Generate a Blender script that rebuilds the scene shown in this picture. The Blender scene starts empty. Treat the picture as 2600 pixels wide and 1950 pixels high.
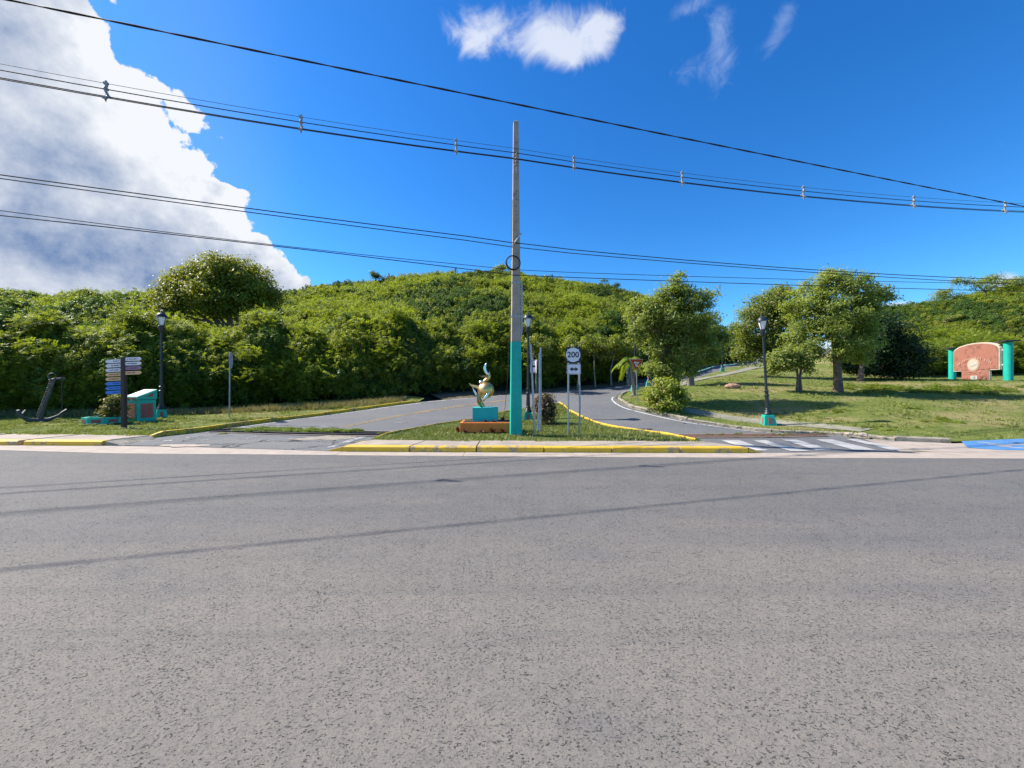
import bpy, math, random
import numpy as np
from mathutils import Vector, Matrix, Euler
from mathutils.geometry import delaunay_2d_cdt

random.seed(7)
rng = np.random.default_rng(11)
S = bpy.context.scene
COL = S.collection
PI = math.pi
F = 960.0        # focal length in pixels of the 2600 px wide photograph
CH = 1.6         # eye height
HZ = 975.0

# ------------------------------------------------------------------ camera
cd = bpy.data.cameras.new('camera'); cam = bpy.data.objects.new('camera', cd); COL.objects.link(cam)
cam.location = (0, 0, CH); cam.rotation_euler = (math.radians(90), 0, 0)
cd.sensor_width = 36; cd.lens = 36 * F / 2600; cd.clip_start = 0.05; cd.clip_end = 3000
S.camera = cam
S.render.resolution_x = 1024; S.render.resolution_y = 768

# ------------------------------------------------------------------ light
SUN_EL = math.radians(44.5); SAZ = math.atan2(-0.97, 0.26)
sv = Vector((math.sin(SAZ) * math.cos(SUN_EL), math.cos(SAZ) * math.cos(SUN_EL), math.sin(SUN_EL)))
sl = bpy.data.lights.new('sun', 'SUN'); so = bpy.data.objects.new('sun', sl); COL.objects.link(so)
so.rotation_euler = sv.to_track_quat('Z', 'Y').to_euler(); so.location = (-30, 10, 40)
sl.energy = 4.8; sl.angle = math.radians(0.53); sl.color = (1.0, 0.95, 0.87)
S.view_settings.view_transform = 'Standard'; S.view_settings.look = 'None'
S.view_settings.gamma = 1.0; S.view_settings.use_curve_mapping = False
S.view_settings.exposure = 0.85
EXPO = 2 ** S.view_settings.exposure

# ------------------------------------------------------------------ node helper
class N:
    """a tiny expression builder over a node tree"""
    def __init__(s, nt): s.nt = nt
    def new(s, t, **k):
        n = s.nt.nodes.new(t)
        for a, b in k.items(): setattr(n, a, b)
        return n
    def put(s, sock, v):
        if isinstance(v, bpy.types.NodeSocket): s.nt.links.new(v, sock)
        else: sock.default_value = v
    def m(s, op, a, b=None, c=None, clamp=False):
        n = s.new('ShaderNodeMath', operation=op, use_clamp=clamp)
        s.put(n.inputs[0], a)
        if b is not None: s.put(n.inputs[1], b)
        if c is not None: s.put(n.inputs[2], c)
        return n.outputs[0]
    def add(s, *a):
        r = a[0]
        for x in a[1:]: r = s.m('ADD', r, x)
        return r
    def mul(s, *a):
        r = a[0]
        for x in a[1:]: r = s.m('MULTIPLY', r, x)
        return r
    def sub(s, a, b): return s.m('SUBTRACT', a, b)
    def ramp01(s, v, lo, hi, smooth=True, to0=0.0, to1=1.0):
        n = s.new('ShaderNodeMapRange')
        n.interpolation_type = 'SMOOTHSTEP' if smooth else 'LINEAR'
        s.put(n.inputs['Value'], v); n.inputs['From Min'].default_value = lo; n.inputs['From Max'].default_value = hi
        n.inputs['To Min'].default_value = to0; n.inputs['To Max'].default_value = to1
        return n.outputs[0]
    def mix(s, f, a, b, blend='MIX'):
        n = s.new('ShaderNodeMix', data_type='RGBA', blend_type=blend)
        s.put(n.inputs[0], f)
        for i, v in ((6, a), (7, b)):
            if isinstance(v, (tuple, list)): v = tuple(v[:3]) + (1,)
            s.put(n.inputs[i], v)
        return n.outputs[2]
    def noise(s, vec, scale, detail=4, rough=0.55, dist=0.0, out=0):
        n = s.new('ShaderNodeTexNoise')
        if vec is not None: s.put(n.inputs['Vector'], vec)
        n.inputs['Scale'].default_value = scale; n.inputs['Detail'].default_value = detail
        n.inputs['Roughness'].default_value = rough; n.inputs['Distortion'].default_value = dist
        return n.outputs[out]
    def voro(s, vec, scale, feature='F1', out='Distance', rand=1.0):
        n = s.new('ShaderNodeTexVoronoi', feature=feature)
        if vec is not None: s.put(n.inputs['Vector'], vec)
        n.inputs['Scale'].default_value = scale; n.inputs['Randomness'].default_value = rand
        return n.outputs[out]
    def vscale(s, vec, x, y, z):
        n = s.new('ShaderNodeVectorMath', operation='MULTIPLY')
        s.put(n.inputs[0], vec); n.inputs[1].default_value = (x, y, z)
        return n.outputs[0]
    def bump(s, h, strength, dist, normal=None):
        n = s.new('ShaderNodeBump'); n.inputs['Strength'].default_value = strength
        n.inputs['Distance'].default_value = dist; s.put(n.inputs['Height'], h)
        if normal is not None: s.put(n.inputs['Normal'], normal)
        return n.outputs[0]

# ------------------------------------------------------------------ sky with clouds
wd = bpy.data.worlds.new('World'); S.world = wd; wd.use_nodes = True
nt = wd.node_tree; nt.nodes.clear(); n = N(nt)
sky = n.new('ShaderNodeTexSky', sky_type='NISHITA'); sky.sun_disc = False
sky.sun_elevation = SUN_EL; sky.sun_rotation = SAZ % (2 * PI)
sky.air_density = 1.0; sky.dust_density = 0.25; sky.ozone_density = 3.0; sky.altitude = 50
hs = n.new('ShaderNodeHueSaturation'); hs.inputs['Hue'].default_value = 0.507
hs.inputs['Saturation'].default_value = 1.32; hs.inputs['Value'].default_value = 1.0
nt.links.new(sky.outputs[0], hs.inputs['Color'])
tc = n.new('ShaderNodeTexCoord'); D = tc.outputs['Generated']
sp = n.new('ShaderNodeSeparateXYZ'); nt.links.new(D, sp.inputs[0]); dx, dy, dz = sp.outputs
AZ = n.m('ARCTAN2', dx, dy); EL = n.m('ARCSINE', n.m('MINIMUM', n.m('MAXIMUM', dz, -0.999), 0.999))
def azel(px, py):
    u = (px - 1300) / F; v = (HZ - py) / F
    return math.atan2(u, 1.0), math.atan2(v, math.hypot(1, u))
n1 = n.noise(D, 9.0, 9, 0.62); n2 = n.noise(D, 3.2, 5, 0.5); n3 = n.noise(D, 30.0, 6, 0.65)
edge = [(140, -500), (250, -200), (285, 0), (298, 60), (318, 115), (352, 165), (402, 205), (452, 240), (490, 275), (512, 320),
        (525, 350), (533, 405), (545, 452), (590, 474), (640, 490), (642, 528), (662, 578), (705, 628), (745, 672), (795, 712), (830, 742), (850, 800)]
pts = sorted([(azel(*p)[1], azel(*p)[0]) for p in edge])
fc = n.new('ShaderNodeFloatCurve'); cv = fc.mapping.curves[0]
# remap elevation 0..1.2 -> 0..1 and azimuth -1.3..0 -> 0..1
while len(cv.points) < len(pts): cv.points.new(0.5, 0.5)
for p_, (e, a) in zip(cv.points, pts):
    p_.location = (e / 1.3, (a + 1.3) / 1.3); p_.handle_type = 'AUTO_CLAMPED'
fc.mapping.extend = 'HORIZONTAL'; fc.mapping.update()
nt.links.new(n.m('DIVIDE', EL, 1.3), fc.inputs['Value'])
E = n.sub(n.mul(fc.outputs[0], 1.3), 1.3)
def blob(px, py, rx, ry, rot=0.0):
    a0, e0 = azel(px, py)
    ax, _ = azel(px + rx, py); ra = abs(ax - a0); re_ = ry / F * math.cos(a0) * math.cos(e0) ** 2
    c, s_ = math.cos(rot), math.sin(rot)
    da = n.sub(AZ, a0); de = n.sub(EL, e0)
    p1 = n.m('DIVIDE', n.add(n.mul(da, c), n.mul(de, s_)), ra)
    p2 = n.m('DIVIDE', n.add(n.mul(de, c), n.mul(da, -s_)), re_)
    return n.m('EXPONENT', n.mul(n.add(n.mul(p1, p1), n.mul(p2, p2)), -1.0))
def vsum(l):
    r = l[0]
    for x in l[1:]: r = n.add(r, x)
    return r
wob = n.add(n.mul(n.sub(n1, 0.5), 0.13), n.mul(n.sub(n3, 0.5), 0.075), n.mul(n.sub(n.noise(D, 75.0, 6, 0.65), 0.5), 0.028), n.mul(n.sub(0.42, n.voro(D, 18)), 0.075), n.mul(n.sub(0.42, n.voro(D, 44)), 0.035))
dd = n.add(n.sub(E, AZ), wob)
lob = vsum([n.mul(blob(345, 150, 34, 30), -.03), n.mul(blob(405, 198, 60, 22), .035), n.mul(blob(470, 290, 36, 40), .03), n.mul(blob(585, 450, 40, 24), -.025), n.mul(blob(612, 496, 34, 28), .025),
            n.mul(blob(690, 560, 30, 26), -.03), n.mul(blob(665, 610, 40, 30), .03), n.mul(blob(270, 70, 40, 30), .03), n.mul(blob(300, 110, 24, 20), -.04)])
dd = n.add(dd, lob)
big = n.ramp01(dd, -0.003, 0.010)
big = n.mul(big, n.ramp01(n.add(AZ, n.mul(n.sub(n2, 0.5), 1.2)), -2.3, -1.7))
# small clouds
core = vsum([blob(1380, 75, 135, 85), blob(1190, 80, 75, 65), blob(1520, 95, 75, 70), n.mul(blob(1430, 150, 60, 50), .6)])
w1 = n.add(core, n.mul(n.sub(n.noise(D, 13, 9, 0.6, 0.5), 0.5), 2.2), -0.12)
c1 = n.mul(n.ramp01(w1, 0.28, 1.15), 0.93)
wsp = vsum([blob(1740, 15, 70, 30), blob(1825, 60, 38, 60), blob(1830, 165, 45, 70), n.mul(blob(1745, 175, 40, 50), .8), blob(1980, 70, 32, 95, -0.75),
            n.mul(blob(1660, 185, 30, 25), .5)])
w2 = n.add(wsp, n.mul(n.sub(n.noise(D, 22, 8, 0.62, 0.8), 0.5), 2.1))
c2 = n.mul(n.ramp01(w2, 0.35, 1.7), 0.55)
lowc = n.add(vsum([blob(2270, 780, 90, 22), blob(2550, 715, 90, 40), blob(2110, 880, 60, 30)]), n.mul(n.sub(n1, 0.5), 1.2))
c3 = n.mul(n.ramp01(lowc, 0.5, 1.0), 0.8)
veil = n.mul(n.ramp01(n.add(blob(500, 520, 260, 600), n.mul(n.sub(n2, 0.5), .5)), 0.2, 1.3), 0.18)
# shading of the big cloud: relief from offset noise plus broad shade areas
off = n.new('ShaderNodeVectorMath', operation='ADD'); nt.links.new(D, off.inputs[0])
off.inputs[1].default_value = (-0.030, 0.0, 0.032)
r1 = n.sub(n.noise(D, 6.5, 8, 0.6), n.noise(off.outputs[0], 6.5, 8, 0.6))
off2 = n.new('ShaderNodeVectorMath', operation='ADD'); nt.links.new(D, off2.inputs[0]); off2.inputs[1].default_value = (-0.010, 0.0, 0.011)
r2 = n.sub(n.noise(D, 19, 7, 0.6), n.noise(off2.outputs[0], 19, 7, 0.6))
shade = vsum([n.mul(blob(60, 350, 190, 130), 1.0), n.mul(blob(60, 60, 170, 110), .75), n.mul(blob(130, 480, 150, 90), .6), n.mul(blob(240, 640, 330, 90), 1.15),
              n.mul(blob(265, 455, 45, 60), .7), n.mul(blob(640, 690, 150, 60), .5), n.mul(blob(450, 590, 120, 70), .35), n.mul(blob(210, 330, 60, 60), .5)])
lit = vsum([n.mul(blob(330, 330, 130, 120), .55), n.mul(blob(430, 230, 80, 40), .5), n.mul(blob(640, 540, 50, 50), .5), n.mul(blob(250, 130, 80, 60), .4),
            n.mul(blob(200, 500, 90, 50), .45)])
rim = n.mul(n.ramp01(dd, 0.11, 0.015), 0.35)
br = n.add(0.66, lit, rim, n.mul(shade, -0.62), n.mul(r1, 2.2), n.mul(r2, 0.8), n.mul(n.sub(n2, 0.5), 0.55))
br = n.ramp01(br, -0.38, 0.98, False)
k = 1.0 / EXPO
ccol = n.mix(br, (0.17 * k, 0.275 * k, 0.50 * k), (0.92 * k, 0.95 * k, 1.0 * k))
skyc = n.new('ShaderNodeVectorMath', operation='SCALE'); tint = n.mix(1.0, hs.outputs[0], (0.57, 1.0, 1.14), 'MULTIPLY'); nt.links.new(tint, skyc.inputs[0]); skyc.inputs['Scale'].default_value = 0.105
a = n.mix(veil, skyc.outputs[0], (0.45 * k, 0.55 * k, 0.7 * k))
a = n.mix(c1, a, (0.78 * k, 0.84 * k, 0.98 * k))
a = n.mix(c2, a, (0.55 * k, 0.68 * k, 0.95 * k))
a = n.mix(c3, a, (0.8 * k, 0.86 * k, 0.95 * k))
a = n.mix(big, a, ccol)
bg = n.new('ShaderNodeBackground'); nt.links.new(a, bg.inputs['Color']); bg.inputs['Strength'].default_value = 1.0
ow = n.new('ShaderNodeOutputWorld'); nt.links.new(bg.outputs[0], ow.inputs[0])

# ------------------------------------------------------------------ materials
def mat(name, col, rough=0.7, metal=0.0, var=0.12, vscale=6.0, bump=0.0, bscale=40.0, bdist=0.01, spec=0.4, col2=None, f2=(0.55, 0.7), s2=2.0, rustcol=None):
    m_ = bpy.data.materials.new(name); m_.use_nodes = True
    t = m_.node_tree; q = N(t); b = t.nodes['Principled BSDF']
    g = q.new('ShaderNodeNewGeometry').outputs['Position'] if False else q.new('ShaderNodeTexCoord').outputs['Object']
    nz = q.noise(g, vscale, 6, 0.6)
    c = q.mix(q.ramp01(nz, 0.25, 0.75), tuple(x * (1 - var) for x in col), tuple(min(1, x * (1 + var)) for x in col))
    if col2 is not None:
        c = q.mix(q.ramp01(q.noise(g, s2, 7, 0.65), f2[0], f2[1]), c, col2)
    t.links.new(c, b.inputs['Base Color'])
    b.inputs['Roughness'].default_value = rough; b.inputs['Metallic'].default_value = metal
    b.inputs['Specular IOR Level'].default_value = spec
    if bump: t.links.new(q.bump(q.noise(g, bscale, 6, 0.6), bump, bdist), b.inputs['Normal'])
    return m_

def leafmat(name, c_dark, c_light, c_odd, odd=0.06, trans=0.35, patch=0.35):
    m_ = bpy.data.materials.new(name); m_.use_nodes = True
    t = m_.node_tree; t.nodes.clear(); q = N(t)
    lv = q.new('ShaderNodeAttribute', attribute_name='lv').outputs['Fac']
    oi = q.new('ShaderNodeObjectInfo').outputs['Random']
    pos = q.new('ShaderNodeNewGeometry').outputs['Position']
    big_ = q.noise(pos, patch, 3, 0.5)
    f = q.add(q.mul(lv, 0.5), q.mul(oi, 0.3), q.mul(q.sub(big_, 0.5), 1.6))
    c = q.mix(q.ramp01(f, -0.05, 0.85), c_dark, c_light)
    lo = q.m('FRACT', q.mul(lv, 7.31))
    oddf = q.m('GREATER_THAN', q.add(lo, q.mul(q.ramp01(q.noise(pos, 0.55, 4, 0.6), 0.55, 0.75), 0.5)), 1.0 - odd)
    c = q.mix(q.mul(oddf, 0.8), c, c_odd)
    d = q.new('ShaderNodeBsdfPrincipled'); t.links.new(c, d.inputs['Base Color']); d.inputs['Roughness'].default_value = 0.5
    d.inputs['Specular IOR Level'].default_value = 0.35
    tr = q.new('ShaderNodeBsdfTranslucent')
    c2 = q.mix(0.55, c, tuple(min(1, x * y) for x, y in zip(c_light, (1.9, 1.8, 0.8))))
    t.links.new(c2, tr.inputs['Color'])
    mx = q.new('ShaderNodeMixShader'); mx.inputs[0].default_value = trans
    t.links.new(d.outputs[0], mx.inputs[1]); t.links.new(tr.outputs[0], mx.inputs[2])
    o = q.new('ShaderNodeOutputMaterial'); t.links.new(mx.outputs[0], o.inputs[0])
    return m_

def asphalt(name, base, light, dark, agg=70.0, cracks=0.0, near=True, bs=1.0, worn=None):
    m_ = bpy.data.materials.new(name); m_.use_nodes = True
    t = m_.node_tree; q = N(t); b = t.nodes['Principled BSDF']
    p = q.new('ShaderNodeTexCoord').outputs['Object']
    wob_ = q.new('ShaderNodeVectorMath', operation='ADD'); t.links.new(p, wob_.inputs[0])
    t.links.new(q.vscale(q.noise(p, 25, 3, 0.5, out=1), 0.02, 0.02, 0.0), wob_.inputs[1]); pw = wob_.outputs[0]
    v1 = q.voro(pw, agg * 1.3); cc = q.voro(pw, agg * 1.3, out='Color')
    fine = q.noise(p, agg * 3.2, 4, 0.7); mid = q.noise(p, 14, 5, 0.6); broad = q.noise(q.vscale(p, 0.35, 1.0, 1.0), 0.55, 5, 0.55)
    pstr = q.vscale(pw, 0.8, 1.25, 1.0)
    c = q.mix(q.ramp01(broad, 0.3, 0.7), base, light)
    if worn:     # the travelled lane is worn paler than the strip beside the gutter
        sy_ = q.new('ShaderNodeSeparateXYZ'); t.links.new(p, sy_.inputs[0])
        c = q.mix(q.mul(q.ramp01(q.add(sy_.outputs[1], q.mul(q.sub(broad, 0.5), 6.0)), 5.0, 2.2), 0.85), c, worn)
        c = q.mix(q.mul(q.ramp01(q.noise(q.vscale(p, .5, 1, 1), .8, 6, .6), .50, .70), 0.6), c, (0.135, 0.134, 0.138))
        c = q.mix(q.mul(q.ramp01(q.noise(q.vscale(p, .25, 1, 1), 1.3, 4, .55), .56, .75), 0.4), c, (0.275, 0.228, 0.184))
        c = q.mix(q.mul(q.ramp01(q.noise(q.vscale(p, .035, 1.6, 1), 1.0, 3, .6), .50, .68), 0.38), c, (0.120, 0.117, 0.118))
    c = q.mix(q.mul(q.ramp01(mid, 0.35, 0.75), 0.3), c, dark)
    c = q.mix(q.mul(q.ramp01(q.noise(pstr, agg * 1.0, 5, .7), .50, .66), 0.6), c, tuple(x * .62 for x in dark))
    sep = q.new('ShaderNodeSeparateColor'); t.links.new(cc, sep.inputs[0])
    c = q.mix(q.mul(q.ramp01(sep.outputs[0], 0.82, 0.98), 0.35), c, tuple(min(1, x * 1.35) for x in light))
    c = q.mix(q.mul(q.ramp01(sep.outputs[1], 0.75, 0.97), 0.4), c, tuple(x * 0.7 for x in dark))
    dens = q.mul(q.sub(q.noise(p, 3.0, 4, .6), .5), .16)
    pits2 = q.mul(q.ramp01(q.add(q.noise(pstr, agg * 1.05, 2, 0.55), dens), 0.61, 0.69), 0.75)
    pits3 = q.mul(q.ramp01(q.add(q.noise(pstr, agg * .5, 3, 0.6), dens), 0.68, 0.75), 0.35)
    pt = q.m('MAXIMUM', pits2, pits3)
    c = q.mix(q.mul(q.ramp01(q.noise(pstr, agg * 1.45, 3, .6), .60, .70), 0.45), c, tuple(min(1, x * 1.5) for x in light))
    c = q.mix(pt, c, tuple(x * 0.20 for x in dark))
    h = q.sub(q.add(q.mul(fine, 0.55), q.mul(q.noise(p, agg * 1.1, 3, .6), 0.5)), q.mul(pt, 1.2))
    if cracks:
        ce = q.voro(pw, 0.9, feature='DISTANCE_TO_EDGE')
        wv = q.new('ShaderNodeVectorMath', operation='ADD'); t.links.new(p, wv.inputs[0])
        t.links.new(q.vscale(q.noise(p, 1.8, 6, 0.7, out=1), 0.9, 0.9, 0), wv.inputs[1])
        ce = q.voro(wv.outputs[0], 0.55, feature='DISTANCE_TO_EDGE')
        cr = q.mul(q.ramp01(ce, 0.018, 0.004), q.ramp01(q.noise(p, 0.5, 3, 0.5), 0.62 - cracks * .2, 0.68 - cracks * .2))
        c = q.mix(q.mul(cr, 0.85), c, (0.012, 0.012, 0.012)); h = q.sub(h, q.mul(cr, 3.0))
    t.links.new(c, b.inputs['Base Color']); b.inputs['Roughness'].default_value = 0.85
    b.inputs['Specular IOR Level'].default_value = 0.35
    t.links.new(q.bump(h, 0.9 * bs, 0.010), b.inputs['Normal'])
    return m_

def paintmat(name, col, under, wear=0.5, scale=9.0):
    m_ = bpy.data.materials.new(name); m_.use_nodes = True
    t = m_.node_tree; q = N(t); b = t.nodes['Principled BSDF']
    p = q.new('ShaderNodeTexCoord').outputs['Object']
    f = q.add(q.mul(q.noise(p, scale, 8, 0.72), 0.65), q.mul(q.noise(p, scale * .18, 4, 0.5), 0.35))
    c = q.mix(q.ramp01(q.noise(p, 2.2, 5, 0.6), 0.3, 0.75), tuple(x * .82 for x in col), col)
    c = q.mix(q.ramp01(f, 0.66 - wear * .3, 0.73 - wear * .3), c, under)
    t.links.new(c, b.inputs['Base Color']); b.inputs['Roughness'].default_value = 0.7
    t.links.new(q.bump(q.noise(p, 60, 5, 0.6), 0.4, 0.006), b.inputs['Normal'])
    return m_

def lawnmat(name, c1, c2, c3, dry=0.5):
    m_ = bpy.data.materials.new(name); m_.use_nodes = True
    t = m_.node_tree; q = N(t); b = t.nodes['Principled BSDF']
    p = q.new('ShaderNodeTexCoord').outputs['Object']
    pa = q.vscale(p, 0.6, 1, 1)
    c = q.mix(q.ramp01(q.noise(pa, 3.5, 7, 0.65), 0.3, 0.7), c1, c2)
    c = q.mix(q.mul(q.ramp01(q.noise(pa, 0.35, 6, 0.62), 0.66 - dry * .3, 0.82 - dry * .3), 0.75), c, c3)
    c = q.mix(q.mul(q.ramp01(q.noise(p, 28, 5, 0.7), 0.45, 0.7), 0.6), c, tuple(x * 0.35 for x in c1))
    t.links.new(c, b.inputs['Base Color']); b.inputs['Roughness'].default_value = 0.9
    b.inputs['Specular IOR Level'].default_value = 0.1
    t.links.new(q.bump(q.noise(p, 22, 7, 0.7), 1.0, 0.06), b.inputs['Normal'])
    return m_

M = {}
M['asphalt'] = asphalt('asphalt_main', (0.145, 0.138, 0.132), (0.180, 0.168, 0.154), (0.108, 0.104, 0.102), 82.0, worn=(0.255, 0.222, 0.186))
M['asphalt2'] = asphalt('asphalt_side', (0.135, 0.137, 0.143), (0.170, 0.168, 0.168), (0.10, 0.102, 0.108), 60.0, bs=0.7)
M['asphalt3'] = asphalt('asphalt_cracked', (0.135, 0.140, 0.15), (0.20, 0.195, 0.185), (0.09, 0.093, 0.10), 55.0, cracks=1.0, bs=0.8)
M['concrete'] = mat('concrete', (0.38, 0.315, 0.26), 0.85, var=0.13, vscale=3, bump=0.35, bscale=50, col2=(0.27, 0.235, 0.205), s2=2.5, f2=(0.5, 0.8))
M['concrete_walk'] = mat('concrete_walk', (0.35, 0.29, 0.235), 0.85, var=0.16, vscale=2.5, bump=0.35, bscale=50, col2=(0.22, 0.195, 0.17), s2=1.7, f2=(0.5, 0.75))
M['concrete_old'] = mat('concrete_old', (0.29, 0.255, 0.205), 0.9, var=0.25, vscale=5, bump=0.6, bscale=22, bdist=0.02, col2=(0.10, 0.095, 0.06), s2=3.2, f2=(0.48, 0.7))
M['pole_concrete'] = mat('pole_concrete', (0.37, 0.30, 0.24), 0.85, var=0.15, vscale=4, bump=0.3, bscale=45, col2=(0.17, 0.15, 0.135), s2=2.2)
M['teal'] = mat('teal_paint', (0.008, 0.40, 0.31), 0.55, var=0.10, vscale=5, bump=0.25, bscale=60, bdist=0.004, col2=(0.012, 0.27, 0.22), s2=3.5, f2=(0.6, 0.85))
M['teal_light'] = mat('teal_plinth', (0.02, 0.44, 0.42), 0.6, var=0.08, vscale=4, bump=0.2, bscale=60, bdist=0.004, col2=(0.04, 0.30, 0.32), s2=4, f2=(0.6, 0.85))
M['brick'] = mat('brick_red', (0.30, 0.105, 0.085), 0.85, var=0.18, vscale=9, bump=0.5, bscale=50, col2=(0.2, 0.07, 0.055), s2=6)
M['terracotta'] = mat('terracotta_wall', (0.95, 0.23, 0.045), 0.8, var=0.10, vscale=4, bump=0.3, bscale=50, col2=(0.62, 0.19, 0.06), s2=2.6, f2=(0.6, 0.85))
M['iron'] = mat('painted_iron', (0.030, 0.034, 0.040), 0.42, metal=0.3, var=0.3, vscale=14, bump=0.12, bscale=90, bdist=0.004, spec=0.5)
M['iron_rust'] = mat('weathered_iron', (0.085, 0.085, 0.092), 0.6, metal=0.3, var=0.3, vscale=14, bump=0.5, bscale=60, bdist=0.006, col2=(0.16, 0.15, 0.15), s2=5)
M['post_brown'] = mat('post_brown', (0.045, 0.030, 0.026), 0.6, var=0.2, bump=0.2)
M['galv'] = mat('galvanised_steel', (0.42, 0.43, 0.45), 0.45, metal=0.7, var=0.15, vscale=20, bump=0.1, bscale=50, col2=(0.25, 0.24, 0.24), s2=9)
M['white_sign'] = mat('sign_white', (0.85, 0.76, 0.77), 0.45, var=0.05, vscale=5)
M['grey_sign'] = mat('sign_grey_back', (0.50, 0.51, 0.55), 0.5, metal=0.3, var=0.1)
M['black_sign'] = mat('sign_black', (0.016, 0.016, 0.022), 0.45, var=0.1)
M['red_sign'] = mat('sign_red', (0.52, 0.060, 0.035), 0.5, var=0.1, vscale=8)
M['board_white'] = mat('board_white', (0.80, 0.71, 0.74), 0.55, var=0.06)
M['board_tan'] = mat('board_tan', (0.82, 0.45, 0.22), 0.55, var=0.06)
M['board_blue'] = mat('board_blue', (0.05, 0.20, 0.62), 0.5, var=0.08)
M['board_mauve'] = mat('board_mauve', (0.34, 0.17, 0.27), 0.5, var=0.08)
M['print'] = mat('board_print', (0.10, 0.08, 0.09), 0.6, var=0.1)
M['print_blue'] = mat('board_print_blue', (0.02, 0.07, 0.26), 0.6, var=0.1)
M['yellow'] = paintmat('yellow_paint', (0.80, 0.50, 0.035), (0.34, 0.27, 0.17), 0.48, 6)
M['yellow_side'] = paintmat('yellow_kerb_paint', (0.74, 0.46, 0.015), (0.20, 0.16, 0.08), 0.50, 9)
M['yellow_line'] = paintmat('yellow_line_paint', (0.52, 0.33, 0.10), (0.16, 0.155, 0.15), 0.62, 12)
M['white_line'] = paintmat('white_line_paint', (0.62, 0.61, 0.60), (0.17, 0.17, 0.17), 0.50, 10)
M['white_cross'] = paintmat('crosswalk_paint', (0.43, 0.42, 0.405), (0.17, 0.17, 0.17), 0.42, 8)
M['white_worn'] = paintmat('worn_line_paint', (0.50, 0.49, 0.48), (0.15, 0.15, 0.155), 0.78, 9)
M['blue_paint'] = paintmat('blue_ramp_paint', (0.085, 0.24, 0.50), (0.045, 0.14, 0.32), 0.42, 2.5)
M['rust'] = mat('rusty_grate', (0.085, 0.045, 0.036), 0.8, var=0.25, vscale=6, bump=0.5, col2=(0.06, 0.04, 0.032), s2=3)
M['grate'] = mat('dark_grate', (0.035, 0.028, 0.030), 0.7, var=0.3, bump=0.3)
M['soil'] = mat('soil', (0.045, 0.036, 0.022), 0.95, var=0.4, vscale=2.0, bump=1.0, bscale=12, bdist=0.05)
M['litter'] = mat('leaf_litter', (0.13, 0.10, 0.06), 0.95, var=0.4, vscale=5, bump=1.0, bscale=14, bdist=0.05, col2=(0.05, 0.055, 0.02), s2=1.5)
M['hillsoil'] = mat('hill_soil', (0.022, 0.03, 0.012), 0.95, var=0.5, vscale=1.2, bump=1.0, bscale=4, bdist=0.2)
M['lawn'] = lawnmat('lawn_grass', (0.105, 0.146, 0.032), (0.215, 0.24, 0.06), (0.36, 0.285, 0.14), 0.62)
M['lawn_island'] = lawnmat('island_grass', (0.075, 0.11, 0.028), (0.145, 0.18, 0.05), (0.26, 0.21, 0.11), 0.25)
M['ground'] = lawnmat('far_ground', (0.06, 0.08, 0.025), (0.11, 0.13, 0.04), (0.18, 0.15, 0.08), 0.4)
M['path'] = mat('path_concrete', (0.25, 0.235, 0.175), 0.9, var=0.2, vscale=3, bump=0.4, col2=(0.17, 0.17, 0.10), s2=2.0)
M['bark'] = mat('bark', (0.17, 0.115, 0.085), 0.9, var=0.35, vscale=9, bump=1.0, bscale=24, bdist=0.03, col2=(0.07, 0.05, 0.04), s2=6)
M['bark_grey'] = mat('bark_grey', (0.26, 0.22, 0.19), 0.9, var=0.3, vscale=9, bump=0.9, bscale=24, bdist=0.03, col2=(0.12, 0.10, 0.085), s2=6)
M['gold'] = mat('gilded_metal', (0.80, 0.50, 0.20), 0.38, metal=1.0, var=0.12, vscale=5, bump=0.06, bscale=8, bdist=0.02, col2=(0.42, 0.24, 0.10), s2=4, f2=(0.55, 0.75))
M['steel'] = mat('polished_steel', (0.80, 0.80, 0.80), 0.26, metal=1.0, var=0.08, vscale=5, bump=0.08, bscale=12, bdist=0.02)
M['bronze'] = mat('bronze', (0.34, 0.22, 0.11), 0.28, metal=1.0, var=0.2, vscale=5)
M['cable'] = mat('black_cable', (0.012, 0.012, 0.016), 0.55, var=0.2)
M['cable_thin'] = mat('bare_messenger', (0.06, 0.06, 0.065), 0.5, metal=0.4)
M['spacer'] = mat('grey_spacer', (0.30, 0.30, 0.30), 0.6, var=0.2)
M['frosted'] = mat('frosted_globe', (0.78, 0.78, 0.80), 0.3, var=0.05)
M['monument'] = mat('monument_pink', (0.36, 0.145, 0.10), 0.88, var=0.2, vscale=2.6, bump=0.5, bscale=18, bdist=0.02, col2=(0.21, 0.09, 0.065), s2=2.6, f2=(0.44, 0.66))
M['monument_trim'] = mat('monument_trim', (0.52, 0.45, 0.36), 0.85, var=0.15, vscale=4)
M['letters'] = mat('worn_letters', (0.42, 0.23, 0.17), 0.8, var=0.1)
M['seal'] = mat('seal_white', (0.46, 0.40, 0.31), 0.7, var=0.12, vscale=6)
M['seal_grey'] = mat('seal_grey', (0.42, 0.40, 0.36), 0.7, var=0.12, vscale=6)
M['rock'] = mat('pink_rock', (0.38, 0.22, 0.16), 0.9, var=0.2, vscale=4, bump=0.8, bscale=10, bdist=0.03)
M['rock_grey'] = mat('kerb_rubble', (0.36, 0.31, 0.25), 0.9, var=0.25, vscale=6, bump=0.8, bscale=14, bdist=0.03)
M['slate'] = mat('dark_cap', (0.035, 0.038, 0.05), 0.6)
M['petal'] = mat('red_petals', (0.55, 0.07, 0.035), 0.6, var=0.2)
M['grassblade'] = leafmat('grass_blades', (0.10, 0.16, 0.03), (0.27, 0.31, 0.07), (0.40, 0.32, 0.15), 0.28, 0.25)
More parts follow.
